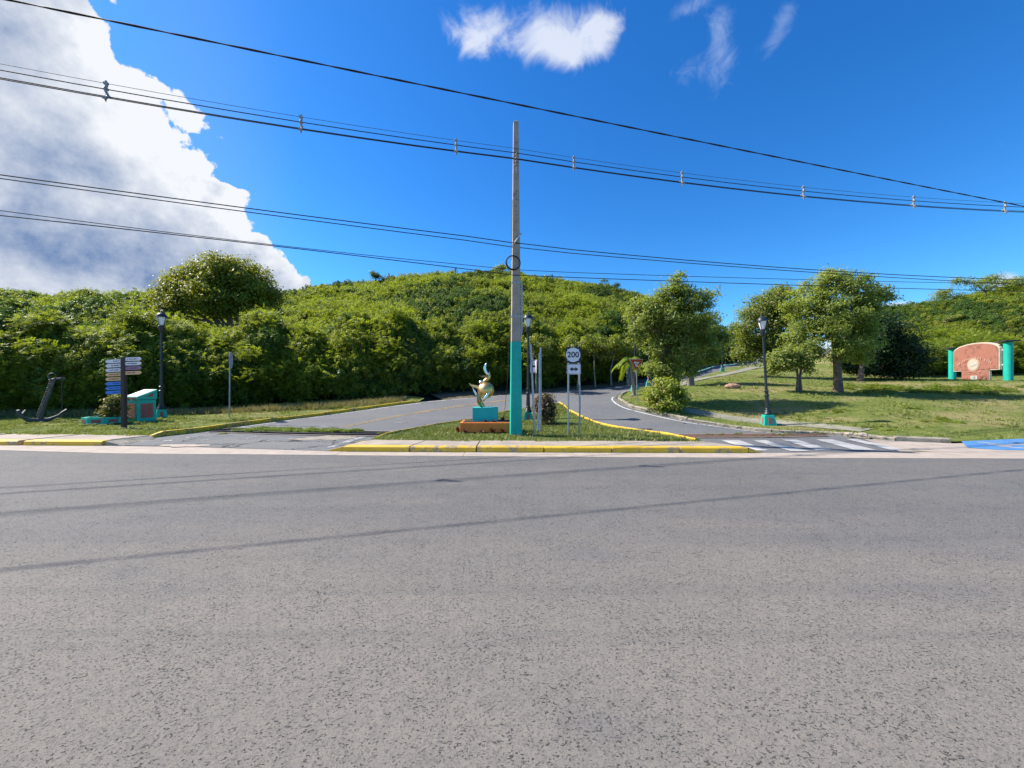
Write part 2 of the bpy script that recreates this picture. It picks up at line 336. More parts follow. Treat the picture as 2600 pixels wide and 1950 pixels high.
M['grassblade2'] = leafmat('island_blades', (0.09, 0.15, 0.03), (0.23, 0.28, 0.06), (0.34, 0.28, 0.13), 0.18, 0.25)
M['drygrass'] = leafmat('dry_grass', (0.14, 0.14, 0.05), (0.27, 0.24, 0.10), (0.36, 0.28, 0.14), 0.35, 0.25)
M['leuc'] = leafmat('feathery_leaves', (0.070, 0.130, 0.014), (0.29, 0.355, 0.034), (0.28, 0.22, 0.08), 0.06, 0.42, 0.14)
M['broad'] = leafmat('broad_leaves', (0.060, 0.115, 0.014), (0.28, 0.335, 0.035), (0.36, 0.26, 0.12), 0.16, 0.40, 0.16)
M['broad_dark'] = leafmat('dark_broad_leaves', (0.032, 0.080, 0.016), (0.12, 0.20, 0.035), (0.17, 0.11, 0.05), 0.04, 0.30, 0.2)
M['olive'] = leafmat('olive_leaves', (0.075, 0.120, 0.026), (0.29, 0.355, 0.07), (0.32, 0.29, 0.11), 0.12, 0.46, 0.9)
M['bigtree'] = leafmat('yellowing_leaves', (0.065, 0.12, 0.012), (0.25, 0.28, 0.025), (0.50, 0.27, 0.03), 0.10, 0.40, 0.5)
M['darktree'] = leafmat('shade_toned_leaves', (0.014, 0.036, 0.010), (0.04, 0.08, 0.016), (0.08, 0.08, 0.03), 0.03, 0.25, 0.6)  # leaf colour made very dark, with the neighbouring tree's shade painted in
M['croton'] = leafmat('croton_leaves', (0.06, 0.08, 0.018), (0.22, 0.24, 0.05), (0.48, 0.12, 0.05), 0.14, 0.3, 2.0)
M['croton_red'] = leafmat('purple_croton_leaves', (0.085, 0.055, 0.035), (0.19, 0.10, 0.055), (0.12, 0.18, 0.03), 0.25, 0.25, 2.0)
M['palm'] = leafmat('palm_leaves', (0.07, 0.14, 0.012), (0.24, 0.32, 0.03), (0.3, 0.25, 0.05), 0.05, 0.45, 2.0)
M['brom'] = leafmat('dark_red_leaves', (0.07, 0.012, 0.012), (0.16, 0.03, 0.02), (0.10, 0.10, 0.03), 0.15, 0.2, 2.0)
M['weed'] = leafmat('weed_leaves', (0.08, 0.14, 0.015), (0.22, 0.30, 0.03), (0.30, 0.26, 0.08), 0.08, 0.35, 1.0)

# ------------------------------------------------------------------ mesh helpers
def tag(o, label=None, cat=None, group=None, kind=None):
    if label: o['label'] = label
    if cat: o['category'] = cat
    if group: o['group'] = group
    if kind: o['kind'] = kind
    return o
def link(o, parent=None):
    COL.objects.link(o)
    if parent is not None: o.parent = parent
    return o
def empty(name, loc=(0, 0, 0), rz=0.0, rx=0.0, ry=0.0, sc=1.0, **k):
    o = bpy.data.objects.new(name, None); o.empty_display_size = 0.1
    o.location = loc; o.rotation_euler = (rx, ry, rz); o.scale = (sc, sc, sc)
    link(o); tag(o, **k); return o
class MB:
    def __init__(s): s.v = []; s.f = []
    def quad_ring(s, r0, r1, n_):
        for i in range(n_): s.f.append((r0 + i, r0 + (i + 1) % n_, r1 + (i + 1) % n_, r1 + i))
    def box(s, c, d, rz=0.0, taper=1.0, rot=None):
        i0 = len(s.v); R_ = rot if rot is not None else Matrix.Rotation(rz, 3, 'Z')
        for z in (-.5, .5):
            k_ = taper if z > 0 else 1.0
            for x, y in ((-.5, -.5), (.5, -.5), (.5, .5), (-.5, .5)):
                p = R_ @ Vector((x * d[0] * k_, y * d[1] * k_, z * d[2])); s.v.append((p[0] + c[0], p[1] + c[1], p[2] + c[2]))
        for f in ((3, 2, 1, 0), (4, 5, 6, 7), (0, 1, 5, 4), (1, 2, 6, 5), (2, 3, 7, 6), (3, 0, 4, 7)): s.f.append(tuple(i0 + k_ for k_ in f))
        return s
    def lathe(s, prof, n_=20, c=(0, 0, 0), flute=0.0, cap=True):
        rings = []
        for r, z in prof:
            rings.append(len(s.v))
            for i in range(n_):
                a_ = 2 * PI * i / n_; rr = r * (1 - (flute if i % 2 else 0))
                s.v.append((c[0] + rr * math.cos(a_), c[1] + rr * math.sin(a_), c[2] + z))
        for a_, b_ in zip(rings, rings[1:]): s.quad_ring(a_, b_, n_)
        if cap:
            s.f.append(tuple(reversed(range(rings[0], rings[0] + n_)))); s.f.append(tuple(range(rings[-1], rings[-1] + n_)))
        return s
    def tube(s, pts, rad, n_=8, cap=True, flat=1.0):
        P = [Vector(p) for p in pts]; rings = []
        if not hasattr(rad, '__len__'): rad = [rad] * len(P)
        prev = None
        for i, p in enumerate(P):
            t = (P[min(i + 1, len(P) - 1)] - P[max(i - 1, 0)])
            if t.length < 1e-9: t = Vector((0, 0, 1))
            t.normalize()
            if prev is None:
                a_ = Vector((0, 0, 1)) if abs(t.z) < 0.9 else Vector((1, 0, 0)); u = t.cross(a_).normalized()
            else:
                u = prev - t * prev.dot(t)
                u = u.normalized() if u.length > 1e-6 else t.orthogonal().normalized()
            prev = u; w = t.cross(u); rings.append(len(s.v))
            for j in range(n_):
                an = 2 * PI * j / n_; q_ = p + (u * math.cos(an) + w * math.sin(an) * flat) * rad[i]; s.v.append(tuple(q_))
        for a_, b_ in zip(rings, rings[1:]): s.quad_ring(a_, b_, n_)
        if cap:
            s.f.append(tuple(reversed(range(rings[0], rings[0] + n_)))); s.f.append(tuple(range(rings[-1], rings[-1] + n_)))
        return s
    def sphere(s, c, r, nu=20, nv=12, sq=(1, 1, 1)):
        return s.lathe([(max(1e-4, r * math.sin(PI * j / nv)) * sq[0], -r * math.cos(PI * j / nv) * sq[2]) for j in range(nv + 1)], nu, c)
    def prism(s, poly, y0, y1):
        """polygon in the XZ plane (counter-clockwise seen from -Y) pushed from y0 (front) to y1"""
        n_ = len(poly); i0 = len(s.v)
        for y in (y0, y1):
            for x, z in poly: s.v.append((x, y, z))
        s.f.append(tuple(range(i0, i0 + n_))); s.f.append(tuple(reversed(range(i0 + n_, i0 + 2 * n_))))
        for i in range(n_): s.f.append((i0 + (i + 1) % n_, i0 + i, i0 + n_ + i, i0 + n_ + (i + 1) % n_))
        return s
    def build(s, name, m_, parent=None, smooth=False, bevel=0.0, kind=None):
        me = bpy.data.meshes.new(name); me.from_pydata(s.v, [], s.f); me.update()
        if m_ is not None: me.materials.append(m_)
        if smooth:
            me.polygons.foreach_set('use_smooth', [True] * len(me.polygons))
            try: me.set_sharp_from_angle(angle=math.radians(38))
            except Exception: pass
        o = bpy.data.objects.new(name, me); link(o, parent)
        if bevel:
            b_ = o.modifiers.new('bevel', 'BEVEL'); b_.width = bevel; b_.segments = 2; b_.limit_method = 'ANGLE'
        if kind: o['kind'] = kind
        return o
def npmesh(name, V, Q, m_, lv=None):
    me = bpy.data.meshes.new(name); nq, w = Q.shape
    me.vertices.add(len(V)); me.vertices.foreach_set('co', np.ascontiguousarray(V, dtype=np.float32).ravel())
    me.loops.add(nq * w); me.loops.foreach_set('vertex_index', np.ascontiguousarray(Q, dtype=np.int32).ravel())
    me.polygons.add(nq); me.polygons.foreach_set('loop_start', np.arange(0, nq * w, w, dtype=np.int32))
    me.polygons.foreach_set('loop_total', np.full(nq, w, dtype=np.int32))
    me.update(calc_edges=True); me.validate()
    if lv is not None:
        at = me.attributes.new('lv', 'FLOAT', 'POINT'); at.data.foreach_set('value', np.ascontiguousarray(lv, dtype=np.float32))
    me.materials.append(m_); return me
def unit(a_): return a_ / np.maximum(1e-9, np.linalg.norm(a_, axis=-1, keepdims=True))
def leaves(C, Nn, L, W_, r=None, droop=0.0, dirs=None):
    """one folded diamond leaf per centre; C, Nn (n,3); L, W_ scalars or arrays"""
    r = r or rng; k_ = len(C); L = np.broadcast_to(L, (k_,)) * r.uniform(.65, 1.25, k_); W_ = np.broadcast_to(W_, (k_,)) * r.uniform(.75, 1.2, k_)
    Nn = unit(Nn); t = dirs if dirs is not None else r.normal(size=(k_, 3)); t = unit(t - Nn * (t * Nn).sum(1, keepdims=True))
    t = unit(t + np.array([0, 0, -droop])); b_ = np.cross(Nn, t); b_ = unit(b_)
    base = C - t * (L / 2)[:, None]; tip = C + t * (L / 2)[:, None] - Nn * (L * .12)[:, None]
    md = C - t * (L * .05)[:, None] + Nn * (W_ * .18)[:, None]
    l_ = md + b_ * (W_ / 2)[:, None]; r_ = md - b_ * (W_ / 2)[:, None]
    V = np.stack([base, r_, tip, l_], 1).reshape(-1, 3); Q = np.arange(4 * k_).reshape(-1, 4)
    return V, Q, np.repeat(r.random(k_), 4)

# ------------------------------------------------------------------ terrain
CTRL = []
def ct(px, py, Y): CTRL.append(((px - 1300) / F * Y, Y, CH + (HZ - py) / F * Y))
def cw(x, y, z): CTRL.append((x, y, z))
for x in range(-60, 61, 12): cw(x, 8.0, 0); cw(x, 3.0, 0)
for p in [(376, 1115, 10.6), (748, 1063, 17.2), (874, 1047, 19.2), (1066, 1021, 21.2), (1200, 1010, 22.6), (1300, 1002, 24), (1400, 995, 25.2), (1520, 986, 26.8),
          (1606, 976, 28.6), (1658, 966, 30.5), (1740, 951, 36), (1817, 928, 44), (1878, 920, 50),
          (1856, 931, 43), (1779, 958, 32.5), (1700, 975, 25.5), (1622, 986, 22.5),
          (1568, 1013, 19.4), (1595, 1034, 17.3), (1634, 1044, 16.3), (1690, 1057, 15.4), (1847, 1085, 13.6), (1947, 1098, 12.5), (2097, 1105, 11.8), (2271, 1117, 10.8),
          (1423, 1026, 19.0), (1341, 1071, 16.3), (1230, 1085, 13.8), (1447, 1047, 17.0), (1520, 1078, 14.8), (1771, 1125, 10.3), (950, 1122, 10.45), (1145, 1077, 14.9),
          (410, 1064, 16.5), (150, 1058, 17.5), (0, 1064, 16.8), (582, 1063, 16.6), (500, 1050, 19), (800, 1029, 21.3),
          (1619, 1015, 19.8), (1612, 996, 22.6), (1648, 985, 24.5), (1834, 944, 38), (1951, 1084, 14.0), (1723, 1022, 17.4), (1750, 981, 22.5),
          (2128, 998, 19), (1951, 958, 27), (2185, 970, 24.5), (2028, 995, 18.6), (2418, 968, 27), (2560, 968, 22.6), (2100, 896, 52), (1939, 931, 46), (2250, 955, 30),
          (2600, 1090, 11.4), (2300, 1060, 13.5)]: ct(*p)
for p in [(-30, 13, .1), (-60, 17, .1), (-25, 19, .25), (-50, 24, .5), (-12.5, 13.5, .04), (-8, 12, .02), (0, 10, .02), (4, 10, .02), (-20, 12, .05),
          (40, 10, .15), (45, 24, 2.0), (70, 12, .4), (70, 28, 2.8), (40, 55, 6.5), (75, 60, 8), (20, 60, 6.0), (-25, 40, 2.0), (50, 75, 8), (-60, 60, 3)]: cw(*p)
CT = np.array(CTRL)
def _k(r2): return 0.5 * r2 * np.log(r2 + 1e-9)
_A = _k(((CT[:, None, :2] - CT[None, :, :2]) ** 2).sum(-1)) + np.eye(len(CT)) * 0.25
_P = np.c_[np.ones(len(CT)), CT[:, :2]]
_W = np.linalg.solve(np.block([[_A, _P], [_P.T, np.zeros((3, 3))]]), np.r_[CT[:, 2], np.zeros(3)])
def tzn(X, Y):
    X = np.asarray(X, float).ravel(); Y = np.asarray(Y, float).ravel(); out = np.empty(len(X))
    for i in range(0, len(X), 4000):
        x = X[i:i + 4000]; y = Y[i:i + 4000]
        r2 = (x[:, None] - CT[None, :, 0]) ** 2 + (y[:, None] - CT[None, :, 1]) ** 2
        out[i:i + 4000] = _k(r2) @ _W[:-3] + _W[-3] + _W[-2] * x + _W[-1] * y
    t = np.clip((Y - 9.0) / 3.0, 0, 1); return out * t * t * (3 - 2 * t)
def tz(x, y): return float(tzn([x], [y])[0])
def gp(px, py, h=0.0):
    """where the ground, raised by h, is seen along a direction measured in the photograph"""
    Ys = np.concatenate([np.arange(3, 30, .04), np.arange(30, 90, .15)])
    X = (px - 1300) / F * Ys; zr = CH + (HZ - py) / F * Ys; zt = tzn(X, Ys) + h
    i = np.nonzero(zr <= zt)[0]; i = i[0] if len(i) else len(Ys) - 1
    return (X[i], Ys[i])
def GP(l, h=0.0): return [gp(px, py, h) for px, py in l]
def resample(P, step, closed=False):
    P = [np.array(p[:2], float) for p in P]; out = []
    L_ = P + [P[0]] if closed else P
    for a_, b_ in zip(L_, L_[1:]):
        k_ = max(1, int(round(np.linalg.norm(b_ - a_) / step)))
        for i in range(k_): out.append(tuple(a_ + (b_ - a_) * i / k_))
    if not closed: out.append(tuple(L_[-1]))
    return out
def smoothline(P, it=2):
    P = [np.array(p[:2], float) for p in P]
    for _ in range(it):
        Q_ = [P[0]]
        for a_, b_ in zip(P, P[1:]): Q_ += [a_ * .75 + b_ * .25, a_ * .25 + b_ * .75]
        P = Q_ + [P[-1]]
    return [tuple(p) for p in P]
def inpoly(X, Y, poly):
    c = np.zeros(len(X), bool); n_ = len(poly)
    for i in range(n_):
        x1, y1 = poly[i][:2]; x2, y2 = poly[(i + 1) % n_][:2]
        if y1 == y2: continue
        k_ = ((y1 > Y) != (y2 > Y)) & (X < (x2 - x1) * (Y - y1) / (y2 - y1) + x1); c ^= k_
    return c
def region(name, outer, m_, holes=(), step=0.5, zoff=0.0, zf=None, bump_=0.0, parent=None, kind='structure', edge=None):
    O = resample(outer, edge or step, True); H = [resample(h, edge or step, True) for h in holes]
    A_ = np.array(O); x0, y0 = A_.min(0); x1, y1 = A_.max(0)
    gx, gy = np.meshgrid(np.arange(x0, x1, step), np.arange(y0, y1, step)); gx = gx.ravel() + rng.uniform(-.15, .15, gx.size) * step; gy = gy.ravel() + rng.uniform(-.15, .15, gy.size) * step
    k_ = inpoly(gx, gy, O)
    for h in H: k_ &= ~inpoly(gx, gy, h)
    pts_ = list(O); ed = [(i, (i + 1) % len(O)) for i in range(len(O))]
    for h in H:
        b_ = len(pts_); pts_ += h; ed += [(b_ + i, b_ + (i + 1) % len(h)) for i in range(len(h))]
    bset = np.array(pts_); g2 = np.c_[gx[k_], gy[k_]]
    if len(g2) and len(g2) * len(bset) < 4e7:
        dmin = np.min(((g2[:, None] - bset[None]) ** 2).sum(-1), 1); g2 = g2[dmin > (0.3 * (edge or step)) ** 2]
    pts_ += [tuple(p) for p in g2]
    r = delaunay_2d_cdt([Vector(p) for p in pts_], ed, [], 0, 1e-5)
    V2 = np.array([tuple(v) for v in r[0]]); T = np.array([f for f in r[2] if len(f) == 3])
    c = V2[T].mean(1); k_ = inpoly(c[:, 0], c[:, 1], O)
    for h in H: k_ &= ~inpoly(c[:, 0], c[:, 1], h)
    T = T[k_]
    Z = (tzn(V2[:, 0], V2[:, 1]) if zf is None else zf(V2[:, 0], V2[:, 1])) + zoff
    if bump_: Z = Z + bump_ * (np.sin(V2[:, 0] * 1.3 + V2[:, 1] * .7) + np.sin(V2[:, 0] * .6 - V2[:, 1] * 1.7 + 1)) * .5
    me = npmesh(name, np.c_[V2, Z], T, m_)
    me.polygons.foreach_set('use_smooth', [True] * len(me.polygons))
    o = bpy.data.objects.new(name, me); link(o, parent)
    if kind: o['kind'] = kind
    return o
def strip(name, line, w, m_, zoff, parent=None, side=0.0, step=0.35, zf=None, kind=None, ragged=0.0):
    """a flat painted strip of width w along a line lying on the terrain"""
    P = np.array(resample(line, step)); t = np.gradient(P, axis=0); t = unit(t); nn = np.c_[-t[:, 1], t[:, 0]]
    A_ = P + nn * (side - w / 2); B_ = P + nn * (side + w / 2)
    V2 = np.empty((2 * len(P), 2)); V2[0::2] = A_; V2[1::2] = B_
    Z = (tzn(V2[:, 0], V2[:, 1]) if zf is None else zf(V2[:, 0], V2[:, 1])) + zoff
    Q_ = np.array([(2 * i, 2 * i + 2, 2 * i + 3, 2 * i + 1) for i in range(len(P) - 1)])
    me = npmesh(name, np.c_[V2, Z], Q_, m_); o = bpy.data.objects.new(name, me); link(o, parent)
    if kind: o['kind'] = kind
    return o

# ---- outlines of roads and kerbs (world metres)
GF = [(-160, 22), (-60, 13.4), (-20, 9.85), (-12.4, 9.14), (-9.1, 8.73), (-4.4, 8.53), (0, 8.35), (3.4, 8.26), (11, 8.1), (60, 7.4), (160, 6)]     # road / gutter edge
GB = [(-160, 23), (-60, 14.3), (-20, 10.5), (-13.3, 9.86), (-10.7, 9.8), (-8.3, 9.66), (-6.3, 9.3), (-4.0, 8.96), (0, 8.85), (5.5, 8.78), (10.2, 8.9), (14, 8.95), (60, 8.6), (160, 8.2)]
def iy(L_, x): return float(np.interp(x, [p[0] for p in L_], [p[1] for p in L_]))
kerbL = GP([(377, 1114), (430, 1107), (498, 1099.5), (570, 1088), (639, 1078), (748, 1063), (874, 1047), (970, 1034), (1066, 1022)])
farE = GP([(1066, 1021), (1160, 1013), (1295, 1002), (1400, 995), (1520, 986), (1606, 976), (1658, 966), (1740, 952), (1817, 929), (1878, 920)]) + [(40, 57), (60, 66), (95, 76)]
nearE = [(95, 69), (62, 59), (42, 50)] + GP([(1919, 924), (1856, 932), (1790, 953), (1757, 964), (1700, 976), (1658, 981), (1622, 986), (1588, 998), (1572, 1006), (1567, 1013), (1573, 1022),
             (1596, 1034), (1634, 1044), (1690, 1057), (1760, 1072), (1847, 1085), (1947, 1098), (2108, 1104), (2190, 1112)])
farE = smoothline(farE, 2); nearE = smoothline(nearE, 1)
cornerR = [(9.1, iy(GB, 9.1))]
isl_right = GP([(1500, 1072), (1554, 1087.5), (1690, 1108), (1771, 1126)])
isl_top = GP([(950, 1122), (976, 1108.5), (1024, 1099), (1145, 1077), (1268, 1051), (1310, 1044), (1360, 1036), (1400, 1029), (1423, 1026), (1436, 1034), (1447, 1046), (1470, 1058)])
isl = smoothline(isl_top + isl_right, 1)
walk_front = [(x, iy(GB, x)) for x in (-4.0, -2, 0, 2, 4, 5.5)]
walk_back = [(4.85, 9.65), (4, 9.7), (2, 9.72), (0, 9.75), (-2, 9.78), (-3.65, 9.95)]
gut_left = [(x, iy(GB, x)) for x in (-10.2, -8.3, -6.3, -4.0)]
side_outer = gut_left + walk_front[1:] + [(x, iy(GB, x)) for x in (7.0, 8.3, 9.1)] + list(reversed(nearE)) + list(reversed(farE)) + list(reversed(kerbL))
island_all = isl + [(4.85, 9.6), (5.5, 8.80)] + [(4, 8.82), (0, 8.87), (-3.98, 8.98)]
ROAD_Z = -0.0

# ---- the setting
def flat(v): return lambda x, y: np.zeros(len(x)) + v
def zmain(x, y): return np.clip((8.3 - y) * 0.006, 0, 0.05) - np.clip((-y - 4) * .01, 0, .2)
main_outer = [(x, y) for x, y in GF] + [(160, -60), (-160, -60)]
mr = region('main_road', [(-160, 22), (-60, 13.4), (-20, 9.85), (-12.4, 9.14), (-9.1, 8.73), (-4.4, 8.53), (0, 8.35), (3.4, 8.26), (11, 8.1), (60, 7.4), (160, 6), (160, -60), (-160, -60)],
            M['asphalt'], step=4.0, edge=4.0, zf=lambda x, y: x * 0 - 0.006)
gutter = empty('gutter', kind='structure')
xs = [-60, -40, -28, -20, -15.5, -12.2, -10.1, -6.7, -4.0, -1.1, 2.0, 4.6, 7.0, 9.6, 12.5, 16, 24, 40, 60]
for a_, b_ in zip(xs, xs[1:]):
    xm = np.linspace(a_ + .006, b_ - .006, 8)
    mb = MB(); zz = random.uniform(-.002, .003)
    for x in xm: mb.v += [(x, iy(GF, x), zz), (x, iy(GB, x), zz), (x, iy(GF, x), zz - .08), (x, iy(GB, x), zz - .08)]
    for j in range(7): mb.f += [(4 * j, 4 * j + 4, 4 * j + 5, 4 * j + 1), (4 * j + 2, 4 * j + 6, 4 * j + 4, 4 * j), (4 * j + 1, 4 * j + 5, 4 * j + 7, 4 * j + 3)]
    mb.f += [(0, 1, 3, 2), (28, 30, 31, 29)]
    mb.build('slab', M['concrete'], gutter)
region('gutter_bed', [(x, iy(GF, x) - .25) for x in xs] + [(x, iy(GB, x) + .1) for x in xs[::-1]], M['concrete'], step=2, zf=flat(-0.013), kind=None, parent=gutter)
side_road = region('side_road', side_outer, M['asphalt2'], holes=[island_all], step=0.55, edge=0.4, zoff=0.0)
cracked = region('cracked_apron', [(x, iy(GB, x)) for x in (-10.0, -8.3, -6.3, -4.05)] + GP([(948, 1124), (975, 1110), (892, 1108.7), (665, 1103.7), (530, 1099)]) + GP([(498, 1101), (430, 1108.5), (385, 1114)]),
                 M['asphalt3'], step=0.4, zoff=0.006)
# lawns
hedge = [(-140, 40), (-80, 25), (-45, 18.5), (-24, 17.8), (-19, 17.9), (-15, 18.9), (-10.5, 20.8), (-6.3, 22.2)]
kl_off = [(p[0] - .05, p[1] + .06) for p in kerbL]
lawnL = [(-140, 25.0), (-60, 15.3), (-20, 11.75), (-15.0, 11.15), (-10.3, 10.75)] + kl_off + [(-5.2, 22.4), (-6.3, 23.5), (-10.5, 23), (-15, 21.5), (-19, 20.5), (-24, 20), (-45, 21), (-80, 28), (-140, 44)]
region('lawn', lawnL, M['lawn'], step=0.6, edge=0.6, zoff=0.05, bump_=.02)
zs = lambda x, y: tzn(x, y) + 0.115
isl_in = [(p[0], p[1]) for p in isl]
region('island_lawn', isl_in + [(4.75, 9.66), (2, 9.72), (0, 9.75), (-2, 9.78), (-3.6, 9.97)], M['lawn_island'], step=0.4, edge=0.4, zf=lambda x, y: tzn(x, y) + 0.055, bump_=.02)
nk = nearE[3:]
lawnR = nearE + [(10.6, 10.75), (11.9, 10.2), (14, 10.35), (30, 10.3), (60, 10.3), (120, 11), (130, 60), (100, 71)]
region('lawn', lawnR, M['lawn'], step=0.8, edge=0.7, zoff=0.05, bump_=.02)
# big low ground under everything, out to the horizon
gb = MB(); gb.v = [(-1500, -1500, -0.35), (1500, -1500, -0.35), (1500, 1500, -0.35), (-1500, 1500, -0.35)]; gb.f = [(0, 1, 2, 3)]
gb.build('ground', M['ground'], kind='structure')

def slabwalk(name, front, back, h, m_, seg, front_mat=None):
    """a raised walk cut into slabs, each with its painted kerb face"""
    e = empty(name, kind='structure')
    f_ = resample(front, 0.5); b_ = resample(back, 0.5)
    L_ = sum(math.dist(p, q_) for p, q_ in zip(f_, f_[1:])); k_ = max(1, int(L_ / seg))
    def at(P, t):
        d = [0]
        for p, q_ in zip(P, P[1:]): d.append(d[-1] + math.dist(p, q_))
        s_ = t * d[-1]; return (float(np.interp(s_, d, [p[0] for p in P])), float(np.interp(s_, d, [p[1] for p in P])))
    for i in range(k_):
        t0 = i / k_ + .0018; t1 = (i + 1) / k_ - .0018; hh = h + random.uniform(-.004, .004); mb = MB(); kb = MB()
        m4 = 5
        for j in range(m4 + 1):
            t = t0 + (t1 - t0) * j / m4; a_ = at(f_, t); c = at(b_, t)
            a2 = (a_[0] + (c[0] - a_[0]) * .17, a_[1] + (c[1] - a_[1]) * .17)
            for p in (a2, c): mb.v += [(p[0], p[1], hh + .003), (p[0], p[1], -.25)]
            a3 = (a_[0] + (c[0] - a_[0]) * .03, a_[1] + (c[1] - a_[1]) * .03)
            kb.v += [(a_[0], a_[1], -.2), (a_[0], a_[1], hh - .03), (a3[0], a3[1], hh - .004), (a2[0], a2[1], hh)]
        for j in range(m4):
            q0 = 4 * j; q1 = q0 + 4
            mb.f += [(q0, q1, q1 + 2, q0 + 2), (q0, q0 + 1, q1 + 1, q1), (q0 + 2, q1 + 2, q1 + 3, q0 + 3)]
            for s_ in range(3): kb.f.append((q0 + s_, q1 + s_, q1 + s_ + 1, q0 + s_ + 1))
        e_ = 4 * m4
        mb.f += [(0, 2, 3, 1), (e_, e_ + 1, e_ + 3, e_ + 2)]; kb.f += [(0, 1, 2, 3), (e_ + 3, e_ + 2, e_ + 1, e_)]
        mb.build('slab', m_, e); kb.build('kerb_stone', front_mat or M['yellow'], e)
    return e
sw = slabwalk('sidewalk', walk_front, walk_back[::-1], 0.135, M['concrete_walk'], 1.5)
swl = slabwalk('sidewalk', [(-60, 14.3), (-20, 10.5), (-13.3, 9.86), (-10.55, 9.80)], [(-60, 15.4), (-20, 11.8), (-15.0, 11.2), (-10.3, 10.8)], 0.13, M['concrete_walk'], 2.2)
# worn kerb ends running down to the road
def endramp(poly_hi, poly_lo, m_, parent):
    mb = MB(); k_ = len(poly_hi)
    for a_, b_ in zip(poly_hi, poly_lo): mb.v += [a_, b_]
    for i in range(k_ - 1): mb.f.append((2 * i, 2 * i + 1, 2 * i + 3, 2 * i + 2))
    for a_, b_ in ((poly_hi[0], poly_lo[0]), (poly_hi[-1], poly_lo[-1])):
        i0 = len(mb.v); mb.v += [a_, b_, (a_[0], a_[1], -.05)]; mb.f.append((i0, i0 + 1, i0 + 2))
    return mb.build('kerb_end', m_, parent)
endramp([(-3.98, 8.98, .12), (-3.65, 9.93, .13)], [(-4.45, 9.0, .0), (-4.1, 10.3, .03)], M['yellow'], sw)
endramp([(5.5, 8.79, .12), (4.85, 9.64, .13)], [(5.85, 8.80, .0), (5.05, 9.72, .02)], M['yellow'], sw)
endramp([(-10.55, 9.81, .12), (-10.3, 10.79, .13)], [(-10.15, 9.84, .0), (-10.05, 10.7, .02)], M['concrete_old'], swl)

def kerbrun(name, line, w, h, m_, seg, side=0.0, zb=0.0, gap=.012, wob=.012, endh=None, label=None):
    e = empty(name, kind='structure')
    P = resample(line, 0.3); d = [0]
    for p, q_ in zip(P, P[1:]): d.append(d[-1] + math.dist(p, q_))
    s0 = 0.0
    while s0 < d[-1] - .05:
        s1 = min(d[-1], s0 + seg * random.uniform(.75, 1.25))
        if d[-1] - s1 < .3: s1 = d[-1]
        k_ = max(2, int((s1 - s0) / .35) + 1); mb = MB(); oz = random.uniform(-wob, wob); oo = random.uniform(-wob, wob)
        for j in range(k_):
            s_ = s0 + gap + (s1 - s0 - 2 * gap) * j / (k_ - 1)
            x = np.interp(s_, d, [p[0] for p in P]); y = np.interp(s_, d, [p[1] for p in P])
            x2 = np.interp(s_ + .05, d, [p[0] for p in P]); y2 = np.interp(s_ + .05, d, [p[1] for p in P])
            x1 = np.interp(s_ - .05, d, [p[0] for p in P]); y1 = np.interp(s_ - .05, d, [p[1] for p in P])
            t = np.array([x2 - x1, y2 - y1]); t /= max(1e-9, np.linalg.norm(t)); nn = np.array([-t[1], t[0]])
            z = tz(x, y) + zb; hh = h + oz
            if endh is not None: hh = max(.03, hh * min(1, .25 + s_ / .5, .25 + (d[-1] - s_) / .5))
            for o_, zz in ((-w / 2, -.15), (-w / 2, hh - .025), (-w / 2 + .025, hh), (w / 2 - .025, hh), (w / 2, hh - .025), (w / 2, -.15)):
                p = np.array([x, y]) + nn * (o_ + side + oo); mb.v.append((p[0], p[1], z + zz))
        for j in range(k_ - 1):
            for s_ in range(5): mb.f.append((6 * j + s_, 6 * j + s_ + 1, 6 * j + 7 + s_, 6 * j + 6 + s_))
        mb.f += [tuple(range(5, -1, -1)), tuple(range(6 * k_ - 6, 6 * k_))]
        mb.build('kerb_stone', m_, e); s0 = s1
    return e
kerbrun('yellow_kerb', smoothline(kerbL, 1), .15, .145, M['yellow_side'], 2.0, side=.09, endh=1)
kerbrun('island_kerb', smoothline(isl_top[:6], 1), .08, .12, M['yellow_side'], 2.5, side=-.05)
kerbrun('island_kerb', [isl_top[8], isl_top[9], isl_top[10], isl_top[11]] + isl_right, .075, .125, M['yellow_side'], 2.2, side=-.04)
kr = [p for p in nearE if p[1] < 24]
kerbrun('old_kerb', kr, .17, .12, M['concrete_old'], 1.1, side=.09, wob=.022)
kerbrun('old_kerb', [nearE[-1], (10.6, 10.72), (11.8, 10.15)], .22, .11, M['concrete_old'], .8, side=.1, wob=.02)
# concrete apron at the right, blue ramp with its mark
region('apron', GP([(2190, 1114)]) + [(9.15, 8.93)] + [(x, iy(GB, x) - .05) for x in (10.2, 14, 25, 60)] + [(60, 10.3), (30, 10.25), (14, 10.3), (11.8, 10.1), (10.6, 10.66)],
       M['concrete'], step=0.5, edge=0.5, zoff=0.008)
bz = lambda x, y: tzn(x, y) + .013 + np.clip((y - 9.35), 0, 1) * .07
ramp = region('painted_ramp', [(11.35, 9.42), (11.75, 9.12), (12.6, 9.0), (17.5, 8.97), (18.2, 10.26), (14, 10.28), (12.0, 10.1)], M['blue_paint'], step=0.4, zf=bz)
def arc(cx, cy, rx, ry, a0, a1, k_=16): return [(cx + rx * math.cos(a0 + (a1 - a0) * i / k_), cy + ry * math.sin(a0 + (a1 - a0) * i / k_)) for i in range(k_ + 1)]
cx, cy = 12.78, 9.62
